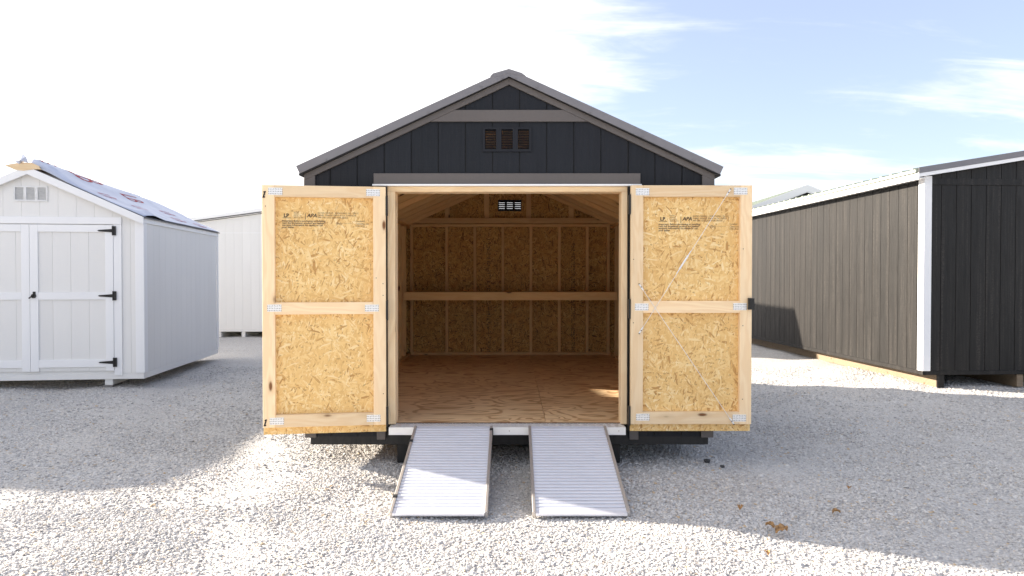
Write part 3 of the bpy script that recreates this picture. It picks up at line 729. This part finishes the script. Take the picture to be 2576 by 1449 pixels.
    # pencil and stamp marks on stiles, screw heads
    for k in range(5):
        u = random.choice((.02, .07, W-.07, W-.03)); z = random.uniform(.2, H-.1)
        tube('screw', (sg*u, -.0003, z), (sg*u, -.003, z), .0035, M_BLACK, D, 6)
    if not mirror:
        for z in (.095, H-.07):
            for dz in (-.018, 0, .018): tube('bolt', (sg*(W-.022), 0, z+dz), (sg*(W-.022), -.006, z+dz), .006, M_BLACK, D, 6)
            bar('bolt_strap', (sg*(W-.012), -.002, z-.025), (sg*(W-.03), -.002, z+.025), .008, .003, (0, 0, 1), M_BLACK, D)
        tx('S-P-F', -.078, .082, .02)
    else:
        tx('S-DRY', .018, H-.62, .022); tx('KD HT', .018, H-.65, .022)
    if braces:
        def P(xp, yp):
            X, Z = px(xp, yp, hinge.y-.006); return Vector((sg*(X-hinge.x)*sg, -.006, Z-hinge.z))
        for (p, q, tb) in (((1835, 480), (1610, 835), 1720), ((1610, 718), (1843, 1063), None)):
            p, q = P(*p), P(*q); bz = sub('cable_brace', D, Matrix())
            # three levels at most: the brace is one part made of one mesh
            bpy.data.objects.remove(bz)
            dd = (q-p).normalized(); vs, fs = [], []
            def ring(a, b, r_):
                R = (b-a).to_track_quat('Z', 'Y').to_matrix(); k = len(vs)
                for zc in (a, b):
                    for i in range(8):
                        an = i*math.pi/4; vs.append(tuple(zc + R @ Vector((r_*math.cos(an), r_*math.sin(an), 0))))
                fs.extend([(k+i, k+(i+1) % 8, k+8+(i+1) % 8, k+8+i) for i in range(8)]); fs.append(tuple(range(k, k+8))); fs.append(tuple(range(k+8, k+16)))
            ring(p, q, .0019); ring(p-dd*.012, p+dd*.04, .006); ring(q-dd*.04, q+dd*.012, .006)
            if tb:
                m = P(tb, 660); ring(m-dd*.06, m+dd*.06, .0075); ring(m-dd*.10, m+dd*.10, .0038)
            meshobj('cable_brace', vs, fs, M_ALUW, D)
            for e in (p, q):
                for k_ in (-.014, .014): tube('screw', tuple(e+dd*k_+Vector((0, -.004, 0))), tuple(e+dd*k_+Vector((0, -.010, 0))), .0045, M_BLACK, D, 6)
        # rim latch
        lxp = px(1880, 750, hinge.y-.04); lz0 = px(1880, 779, hinge.y-.03)[1]-hinge.z; lz1 = px(1880, 750, hinge.y-.03)[1]-hinge.z
        multibox('latch', [(W-.036, W+.003, -.034, -.001, lz0, lz1), (W+.0035, W+.016, -.02, -.008, lz0+.03, lz0+.042), (W-.03, W-.003, -.040, -.0345, lz0+.02, lz1-.02)], M_BLACK, D)
    return D
hL = px(970.5, 700, 5.08)[0]; oL = px(658.5, 782, 4.969)[0]
zt = px(971, 470, 5.08)[1]; zb = px(971, 1088, 5.08)[1]
make_door((hL, 5.08, zb), (oL, 4.969, zb), zt-zb, 'door standing open at the left of the doorway', (px(712, 545, 5.05)[0]-hL, px(712, 537, 5.05)[1]-zb, (37, 30, 11)), False, False)
hR = px(1587, 700, 5.057)[0]; oR = px(1893, 700, 5.057)[0]
zt = px(1600, 466, 5.057)[1]; zb = px(1600, 1087, 5.057)[1]
make_door((hR, 5.057, zb), (oR, 5.057, zb), zt-zb, 'door standing open at the right, with crossed cable braces', (px(1657, 545, 5.09)[0]-hR, px(1657, 545, 5.09)[1]-zb, (33, 27, 9)), True, True)

# ------------------------------------------------------------------ aluminium ramps
def make_ramp(x0, x1, label, clips):
    ytop, ztop_, ybot, zbot = 5.094, .309, 4.035, .022
    L = math.hypot(ytop-ybot, ztop_-zbot); a = math.atan2(ztop_-zbot, ytop-ybot)
    R = root('loading_ramp', label, 'ramp', ((x0+x1)/2, ybot, 0), 0, 'aluminium ramps leading up to the shed doorway')
    W = (x1-x0)/2
    M0 = Matrix.Translation((0, 0, zbot)) @ Matrix.Rotation(a, 4, 'X')      # local y up the slope
    def part(nm, bx_, mat, bev=0):
        return meshobj(nm, boxv(*bx_), BF, mat, R, M0, bev)
    part('side_rail', (-W, -W+.019, 0.004, L, -.035, .006), M_ALUR, .002); part('side_rail', (W-.019, W, .004, L, -.035, .006), M_ALUR, .002)
    part('end_plate', (-W+.0195, W-.0195, -.012, .032, -.012, .0), M_ALU); part('hook_plate', (-W+.0195, W-.0195, L-.012, L+.004, -.008, -.001), M_ALU)
    n = 29; st = (L-.045)/n; me_ = None
    pf = [(-.5, -.010), (-.47, -.0035), (-.36, -.0008), (-.2, 0), (.0, 0), (.2, -.0005), (.24, -.0035), (.29, -.011)]   # ribbed tread profile
    for i in range(n):
        yc = .033+(i+.5)*st
        if me_ is None:
            w = W-.0195; vs = [(s_*w, u*st, z) for s_ in (-1, 1) for u, z in pf]; k = len(pf)
            fs = [tuple(range(k)), tuple(range(k, 2*k))] + [(j, (j+1) % k, k+(j+1) % k, k+j) for j in range(k)]
            o = meshobj('slat', vs, fs, M_ALU, R, M0 @ Matrix.Translation((0, yc, 0))); me_ = o.data
        else: o = bpy.data.objects.new('slat', me_); link(o, R, M0 @ Matrix.Translation((0, yc, 0)))
    part('deck_pan', (-W+.0195, W-.0195, .033, L-.012, -.016, -.0115), M_ALUR)
    for (s_, f) in clips:
        xa = s_*W; part('rubber_clip', (xa-.02 if s_ > 0 else xa-.006, xa+.006 if s_ > 0 else xa+.02, f*L-.014, f*L+.014, -.037, .011), M_RUBBER, .002)
    return R
make_ramp(px(1045, 1078, 5.1)[0]-.006, px(1238, 1078, 5.1)[0]+.004, 'aluminium ramp at the left of the pair, with three black rubber clips on its rails', ((1, .945), (-1, .79), (-1, .155)))
make_ramp(px(1330, 1078, 5.1)[0]-.002, px(1523, 1078, 5.1)[0]+.004, 'aluminium ramp at the right of the pair, nearly all in shade', ())

# ------------------------------------------------------------------ the white shed at the left
A6 = math.radians(6.4)
WS = root('white_shed', 'off-white gabled shed with closed double doors and loose roof underlayment', 'shed', (-4.77, 8.83, 0), A6)
LW, LL = 2.704, 3.02; apx = -LW/2; sl = .45
def wz(x): return 2.824 - sl*abs(x-apx)
def wtop(x): return wz(x)-.1
lf = -.02
dxa, dxb = -2.36, -.355
gable_boards(-LW+.002, -.002, -LW+.158, .2175, .19, lambda x: wz(x)-.05, 0, .012, M_CREAM, WS, .0022, apx, holes=[(dxa-.09, dxb+.09, 0, 2.11), (-1.53, -1.155, 2.40, 2.577)])
prism('wall_panel', [(-LW+.01, .12), (-.01, .12), (-.01, wz(-.01)-.03), (apx, wz(apx)-.03), (-LW+.01, wz(-LW+.01)-.03)], .0125, .03, M_CREAM, WS)
box('skirt_board', -LW, 0, -.004, .0115, .114, .188, M_CREAM, WS, .002)
box('corner_board', -.092, .016, -.016, -.001, .192, 2.20, M_WHITE, WS, .002); box('corner_board', -LW-.016, -LW+.09, -.016, -.001, .192, 2.20, M_WHITE, WS, .002)
box('corner_board', .0005, .016, -.0005, .09, .192, 2.13, M_WHITE, WS, .002); box('corner_board', .0005, .016, LL-.06, LL+.01, .192, 2.13, M_WHITE, WS, .002)
for s, xe in ((-1, -LW-.035), (1, .035)):
    prism('rake_board', [(apx, wz(apx)), (xe, wz(xe)), (xe, wz(xe)-.095), (apx, wz(apx)-.098)], -.075, -.055, M_WHITE, WS, bevel=.0015)
    prism('soffit', [(apx, wz(apx)-.035), (xe, wz(xe)-.035), (xe, wz(xe)-.045), (apx, wz(apx)-.045)], -.0545, 0, M_WHITE, WS)
    prism('roof_deck', [(apx, wz(apx)+.003), (xe, wz(xe)+.003), (xe, wz(xe)-.012), (apx, wz(apx)-.012)], -.0545, LL+.03, M_DARKMETAL, WS)
box('header_board', dxa-.1, dxb+.1, -.022, -.001, 2.108, 2.198, M_WHITE, WS, .002)
louvre(WS, -1.545, -1.14, 2.39, 2.587, -.014, .012, M_VENTW, nsl=11, mullion=.035, rim=.02)
box('jamb_board', dxb+.002, dxb+.098, -.019, -.001, .165, 2.106, M_WHITE, WS, .002); box('jamb_board', dxa-.098, dxa-.002, -.019, -.001, .165, 2.106, M_WHITE, WS, .002)
mid = -1.357
def t_hinge(D, x, z, s):
    """black T hinge: plate on the jamb, tapering strap on the door"""
    pts = [(x, z-.022), (x, z+.022), (x-s*.17, z+.009), (x-s*.185, z), (x-s*.17, z-.009)]
    vs = [(p[0], y, p[1]) for y in (-.034, -.027) for p in pts]
    fs = [tuple(range(5)), tuple(range(5, 10))] + [(i, (i+1) % 5, 5+(i+1) % 5, 5+i) for i in range(5)]
    k = len(vs); a, b = sorted((x-s*.004, x+s*.036)); vs += boxv(a, b, -.038, -.025, z-.058, z+.058); fs += [tuple(i+k for i in f) for f in BF]
    k = len(vs); vs += boxv(x-.006, x+.006, -.045, -.0385, z-.06, z+.06); fs += [tuple(i+k for i in f) for f in BF]
    meshobj('hinge', vs, fs, M_BLACK, D)
for (xa, xb, s) in ((mid+.002, dxb, 1), (dxa, mid-.002, -1)):
    D = sub('door', WS, Matrix.Translation((0, 0, 0)))
    xs_ = [xa] + [q for q in np.arange(-2.70+.085, 0, .2175) if xa+.05 < q < xb-.05] + [xb]
    for p, q in zip(xs_[:-1], xs_[1:]): box('siding_board', p+.0012, q-.0012, -.008, .002, .226, 2.1, M_CREAM, D)
    box('door_backing', xa+.002, xb-.002, .0025, .011, .23, 2.095, M_CREAM, D)
    box('stile', xa, xa+.097, -.026, -.0085, .226, 2.098, M_WHITE, D, .002); box('stile', xb-.097, xb, -.026, -.0085, .226, 2.098, M_WHITE, D, .002)
    for (z0, z1) in ((2.006, 2.083), (1.142, 1.236), (.276, .373)): box('rail', xa+.0975, xb-.0975, -.0255, -.0085, z0, z1 + (.0145 if z0 > 2 else 0), M_WHITE, D, .002)
    for z in (2.025, 1.19, .335): t_hinge(D, xb+.001 if s > 0 else xa-.001, z, s)
    if s > 0:
        hx = mid+.05
        tube('handle_rose', (hx, -.026, 1.19), (hx, -.045, 1.19), .028, M_BLACK, D, 14)
        bar('handle', (hx, -.05, 1.20), (hx-.045, -.055, 1.16), .016, .012, (0, 1, 0), M_BLACK, D)
        box('keyhole_plate', hx-.012, hx+.02, -.032, -.0265, 1.2, 1.245, M_BLACK, D)
# right side wall
y = .092
ys2 = [.0905, .14] + list(np.arange(.14+.2, LL-.1, .2)) + [LL-.061]
for p, q in zip(ys2[:-1], ys2[1:]): box('siding_board', -.012, 0, p+.0012, q-.0012, .19, 2.15, M_CREAM, WS)
box('wall_panel', -.03, -.0125, .031, LL, .12, 2.15, M_CREAM, WS); box('skirt_board', -.0115, .004, -.0, LL+.005, .114, .188, M_CREAM, WS, .002)
box('fascia_board', .0005, .018, -.054, LL+.02, 2.131, 2.2, M_WHITE, WS, .002)
box('wall_panel', -LW, -LW+.02, .031, LL, .12, 2.15, M_CREAM, WS)
prism('wall_panel', [(-LW+.021, .12), (-.031, .12), (-.031, wz(-.031)-.03), (apx, wz(apx)-.03), (-LW+.021, wz(-LW+.021)-.03)], LL-.02, LL, M_CREAM, WS)
for a in (-.49, -LW+.4): box('skid', a, a+.098, .02, LL-.1, .035, .1135, M_CREAM, WS, .004)
for a in (-.49, -LW+.4): box('support_block', a-.01, a+.1, .01, .3, -.03, .034, M_CONC, WS, .004)
# underlayment draped on the right slope, billowing off the deck
def memb(u, v):
    """u 0..1 from ridge to eave, v 0..1 from front to back -> point in the shed's space"""
    x = apx + .02 + (LW/2+.02)*u; y = -.05 + (LL+.06)*v
    lift = .008 + .115*math.exp(-((u-.10-.25*v)/.20)**2)*(1-.75*v) + .018*math.sin(9*u+3*v)**2*(.4+.6*v)*(1-u) + .012*math.sin(22*v+4*u)**2*u*(1-u)
    lift += .08*max(0, 1-abs(u-.93)/.13)*max(0, 1-abs(v-.1)/.12)*.9
    if u < .06: lift += .015
    edge = 1 if v > .0 else 0
    return Vector((x, y, wz(x)+.006+lift*(.25 if v < .02 else 1)))
nu, nv = 60, 44; vs = [memb(i/nu, j/nv) for j in range(nv+1) for i in range(nu+1)]
fs = [(j*(nu+1)+i, j*(nu+1)+i+1, (j+1)*(nu+1)+i+1, (j+1)*(nu+1)+i) for j in range(nv) for i in range(nu)]
o = meshobj('roof_underlayment', vs, fs, M_MEMB, WS, smooth=True); o.modifiers.new('thick', 'SOLIDIFY').thickness = -.003
def on_memb(body, u0, v0, su, sv, mat, rot=0):
    cu = bpy.data.curves.new('t', 'FONT'); cu.body = body; cu.size = 1; cu.resolution_u = 2; tmp = bpy.data.objects.new('tmp', cu); COL.objects.link(tmp)
    me = bpy.data.meshes.new_from_object(tmp.evaluated_get(bpy.context.evaluated_depsgraph_get())); bpy.data.objects.remove(tmp)
    bm = bmesh.new(); bm.from_mesh(me); bmesh.ops.subdivide_edges(bm, edges=[e for e in bm.edges if e.calc_length() > .15], cuts=2); bmesh.ops.triangulate(bm, faces=bm.faces)
    for v in bm.verts:
        a, b = v.co.x, v.co.y; a, b = a*math.cos(rot)-b*math.sin(rot), a*math.sin(rot)+b*math.cos(rot)
        p = memb(min(max(u0 + a*su, 0), 1), min(max(v0 + b*sv, .02), 1)); v.co = p + Vector((.45, 0, 1)).normalized()*.006
    bm.to_mesh(me); bm.free(); me.materials.clear(); me.materials.append(mat); me.name = 'print_mark'
    ob = bpy.data.objects.new('print_mark', me); link(ob, WS)
on_memb('LB', .10, .16, .17, .34, M_RED); on_memb('B', .03, .03, .09, .18, M_RED); on_memb('LB', .36, .42, .12, .26, M_RED)
on_memb('LB', .47, .10, .1, .16, M_PINK); on_memb('LB', .66, .22, .1, .16, M_PINK); on_memb('LB', .60, .60, .1, .2, M_PINK); on_memb('LB', .80, .5, .1, .2, M_PINK); on_memb('LB', .13, .7, .1, .2, M_RED)
on_memb('LB', .85, .75, .1, .18, M_PINK)
# curled strip of sheathing and torn paper at the ridge
def strip(nm, pts, w, mat, th=.006):
    vs = []; 
    for (x, z, y) in pts: vs += [(x, y, z), (x, y+w, z)]
    fs = [(2*i, 2*i+2, 2*i+3, 2*i+1) for i in range(len(pts)-1)]
    o = meshobj(nm, vs, fs, mat, WS, smooth=True); o.modifiers.new('thick', 'SOLIDIFY').thickness = th; return o
def lx_(xp, yp): X, Z = px(xp, yp, 8.8); return X+4.77, Z
p_ = [lx_(44, 424), lx_(52, 433), lx_(70, 428), lx_(90, 424), lx_(110, 424), lx_(122, 433)]
ridge = [(lx_(43, 423), .0), (lx_(60, 419), .0), (lx_(80, 416), .0), (lx_(103, 416), .0), (lx_(120, 424), .0)]
vs = []
for (q, y_), dn in zip(ridge, (.01, .075, .10, .08, .04)): vs += [(q[0], y_-.085, q[1]), (q[0]+.02, y_-.08, q[1]-dn), (q[0]-.03, y_+.5, q[1]-.02)]
fs = []
for i in range(4): fs += [(3*i, 3*i+3, 3*i+4, 3*i+1), (3*i, 3*i+2, 3*i+5, 3*i+3)]
o = meshobj('ridge_sheathing', vs, fs, M_PINE, WS); o.modifiers.new('thick', 'SOLIDIFY').thickness = .01
tp = [lx_(66, 414), lx_(74, 404), lx_(78, 392), lx_(92, 402), lx_(94, 416), lx_(82, 413), lx_(76, 420)]
vs = [(q[0], -.10+.03*((i*7) % 3), q[1]) for i, q in enumerate(tp)] + [((tp[0][0]+tp[4][0])/2, -.13, tp[3][1]-.05)]
o = meshobj('torn_paper', vs, [(0, 1, 7), (1, 2, 7), (2, 3, 7), (3, 4, 7), (4, 5, 7), (5, 6, 7), (6, 0, 7)], M_MEMB, WS); o.modifiers.new('thick', 'SOLIDIFY').thickness = .003

# ------------------------------------------------------------------ generic background sheds
def plain_shed(name, label, loc, rot, w, l, zb, eave, slope, wall, trim, roofm, boards_front=True, step=.203, over=.1, low_legs=(), rake=.08, white_rake=.046, band=None, first=.228, side='l', seam=None, legmat=None, rmat=None, bmat=None):
    R = root(name, label, 'shed', loc, rot); ap = w/2
    def top(x): return eave + slope*(ap-abs(x-ap))
    gable_boards(.001, w-.001, first, step, zb+.055, lambda x: top(x)-.002, 0, .012, wall, R, .007 if wall is not M_CREAM else .0016, ap)
    prism('wall_panel', [(.02, zb), (w-.02, zb), (w-.02, top(w)-.01), (ap, top(ap)-.01), (.02, top(0)-.01)], .0125, .03, wall, R)
    prism('wall_panel', [(.02, zb), (w-.02, zb), (w-.02, top(w)-.01), (ap, top(ap)-.01), (.02, top(0)-.01)], l-.03, l, wall, R)
    for xo, s in ((0, 1), (w, -1)):
        a, b = sorted((xo+s*.0125, xo+s*.03)); box('wall_panel', a, b, .031, l-.031, zb, eave-.01, wall, R)
        a, b = sorted((xo, xo+s*.012))
        ys3 = [.0125] + list(np.arange(.14, l, step)) + [l-.001]
        for p, q in zip(ys3[:-1], ys3[1:]): box('siding_board', a, b, p+.0035, q-.0035, zb+.055, eave-.004, wall, R)
        a, b = sorted((xo-s*.003, xo+s*.011)); box('skirt_board', a, b, .0, l, zb, zb+.053, wall, R, .002)
        a, b = sorted((xo-s*.015, xo-s*.0005)); box('corner_board', a, b, -.0005, .1, zb+.054, eave-.008, trim, R, .002)
        a, b = sorted((xo-s*.015, xo+s*.09)); box('corner_board', a, b, -.016, -.001, zb+.054, top(xo+s*.0)+.0, trim, R, .002)
        a, b = sorted((xo-s*over, xo-s*(over-.018))); box('fascia_board', a, b, -.09, l+.05, eave-.03-slope*over, eave+.058-slope*over, trim, R, .002)
        a, b = sorted((xo-s*(over-.0185), xo)); box('soffit', a, b, -.07, l+.03, eave-.015-slope*over, eave-.005-slope*over, trim, R)
        xe = xo-s*(over+.03)
        prism('roof_sheet', [(ap, top(ap)+.10), (xe, top(xe)+.10), (xe, top(xe)+.062), (ap, top(ap)+.062)], -.07, l+.06, roofm, R)
        rb = []; yy = -.03
        Ls = math.hypot(ap+over+.03, slope*(ap+over+.03)); an = math.atan(slope)
        Mloc = Matrix.Translation((ap, 0, top(ap)+.1002)) @ (Matrix.Rotation(an, 4, 'Y') if s < 0 else Matrix.Rotation(math.pi, 4, 'Z') @ Matrix.Rotation(an, 4, 'Y'))
        while yy < l:
            rb.append((.05, Ls+.004, yy, yy+.035, 0, .022) if s < 0 else (.05, Ls+.004, -yy-.035, -yy, 0, .022)); yy += .2286
        multibox('roof_rib', rb, roofm, R, Mloc, stuff=True)
        xr = xo-s*over
        prism('rake_flashing', [(ap, top(ap)+.12), (xr, top(xr)+.12), (xr, top(xr)+.12-rake), (ap, top(ap)+.12-rake)], -.1, -.095, rmat or M_METAL, R)
        prism('rake_board', [(ap, top(ap)+.118-rake), (xr, top(xr)+.118-rake), (xr, top(xr)+.118-rake-white_rake), (ap, top(ap)+.118-rake-white_rake)], -.094, -.076, bmat or trim, R)
        prism('soffit', [(ap, top(ap)+.02), (xr, top(xr)+.02), (xr, top(xr)+.01), (ap, top(ap)+.01)], -.0755, 0, trim, R)
    box('skirt_board', 0.012, w-.012, -.003, .011, zb, zb+.053, wall, R, .002)
    if band: box('gable_band', .0905, w-.0905, -.012, -.001, band[0], band[1], wall, R, .001)
    if seam: box('seam_flashing', .0905, w-.0905, -.006, -.001, seam, seam+.012, trim, R)
    for a in low_legs: box('skid', a, a+.09, .02, l-.02, -.02, zb-.001, legmat or wall, R, .004)
    return R
RS = plain_shed('brown_shed', 'long dark brown shed with white corner boards and low metal roof, sunlit along one side', (5.37, 8.90, 0), math.radians(3.2), 3.66, 7.3, .150, 2.745, .163, M_BROWN, M_WHITE, M_LMETAL,
    over=.145, low_legs=(.197, 1.3, 2.2, 3.3), rake=.075, white_rake=.046, band=(2.632, 2.713), legmat=M_SKIDW)
box('skid_end', .194, .29, .0, .019, -.02, .149, M_BROWN, RS, .003)
plain_shed('white_shed', 'plain white shed with a low roof, partly hidden behind the open left door', (px(480, 554, 16.5)[0], 16.5, 0), 0, 4.27, 5.0, .12, 2.74, .134, M_CREAM, M_WHITE, M_LMETAL,
    over=.08, low_legs=(.62, 1.2, 2.4, 3.4), rake=.075, white_rake=.024, seam=2.50, rmat=M_WHITE, bmat=M_DARKMETAL)
Xg, Zg = px(2027, 466, 17.4)
plain_shed('grey_shed', 'distant dark shed whose pale gable peak shows above the long brown shed', (Xg-2.1, 17.4, 0), 0, 4.2, 5.0, .15, Zg-.12-.38*2.1, .38, M_BROWN, M_WHITE, M_LMETAL, over=.12, low_legs=(.5, 3.5), rake=.17, white_rake=.02, rmat=M_WHITE)
# neighbours the camera cannot see but whose shadows fall in the picture
plain_shed('taupe_shed', 'gabled shed standing directly behind the open shed', (-2.6, 14.9, 0), 0, 3.6, 4.5, .15, 2.2, .42, M_BROWN, M_TAUPE, M_METAL, over=.08, low_legs=(.5, 2.9))
plain_shed('white_shed', 'white shed standing behind the one with loose underlayment, hidden by it', (-13.4, 14.3, 0), 0, 4.3, 4.5, .15, 2.4, .2, M_CREAM, M_WHITE, M_LMETAL, over=.08, low_legs=(.5, 3.0))
plain_shed('low_white_shed', 'low flat-roofed white shed standing left of the picture', (-12.65, 7.08, 0), math.radians(0), 4.1, 2.05, .12, 2.17, .03, M_CREAM, M_WHITE, M_LMETAL, over=.08, low_legs=(.5, 3.0))

# ------------------------------------------------------------------ small things on the gravel
def ground_at(xp, yp):
    v = (724.5-yp)/FPX; c, s = math.cos(PITCH), math.sin(PITCH); t_ = -CAM_Z/(v*c-s); return (xp-1288)/FPX*t_, t_*(c+v*s)
def leaf(xp, yp, size, label, rot, seed):
    rr = random.Random(seed); X, Y = ground_at(xp, yp); o_ = Matrix.Translation((X, Y, float(hgt(np.array(X), np.array(Y)))+.018)) @ Matrix.Rotation(rot, 4, 'Z')
    vs, fs = [], []; n = 9
    for i in range(n):
        u = i/(n-1); w = .34*math.sin(math.pi*min(.98, u*.95+.03))**.8*(1+.3*rr.uniform(-1, 1)); z = .22*math.sin(u*3.0)+.06*rr.uniform(-1, 1)
        for k in (-1, -.5, 0, .5, 1): vs.append(((u-.5)*size, w*k*size, (z + .28*abs(k)**1.5+.05*rr.uniform(-1, 1))*size))
    for i in range(n-1):
        for k in range(4): fs.append((i*5+k, i*5+k+1, (i+1)*5+k+1, (i+1)*5+k))
    o = meshobj('dried_leaf', vs, fs, M_DRYLEAF, None, o_, smooth=False); o.modifiers.new('thick', 'SOLIDIFY').thickness = .0015
    o['label'] = label; o['category'] = 'leaf'; o['group'] = 'dried leaves lying on the gravel'
leaf(1937, 1331, .055, 'curled brown leaf tip on the shaded gravel, left of the bigger leaf', 2.2, 1)
leaf(1966, 1346, .085, 'largest crumpled brown leaf on the shaded gravel at right', .4, 2)
leaf(1862, 1289, .05, 'small brown leaf on the gravel behind the largest leaf', 1.2, 3)
leaf(2104, 1290, .05, 'thin tan leaf right of the largest leaf', .1, 4)
leaf(2136, 1232, .045, 'brown leaf far out in the shaded gravel at right, farthest from the ramps', .9, 5)
leaf(1930, 1400, .04, 'yellow-brown leaf at the sunlit edge near the bottom right', 1.5, 6)
def stone(xp, yp, r, label):
    rr = random.Random(int(xp)); X, Y = ground_at(xp, yp); bm = bmesh.new(); bmesh.ops.create_icosphere(bm, subdivisions=2, radius=r)
    for v in bm.verts: v.co *= rr.uniform(.75, 1.2); v.co.z *= .7
    me = bpy.data.meshes.new('dark_stone'); bm.to_mesh(me); bm.free(); me.materials.append(M_DARKSTONE)
    o = bpy.data.objects.new('dark_stone', me); link(o, None, Matrix.Translation((X, Y, r*.5))); o['label'] = label; o['category'] = 'stone'; o['group'] = 'dark stones on the gravel'
stone(1779, 1163, .024, 'dark stone on the gravel just below the right door, the larger one'); stone(1817, 1176, .017, 'small dark stone right of the larger dark stone')
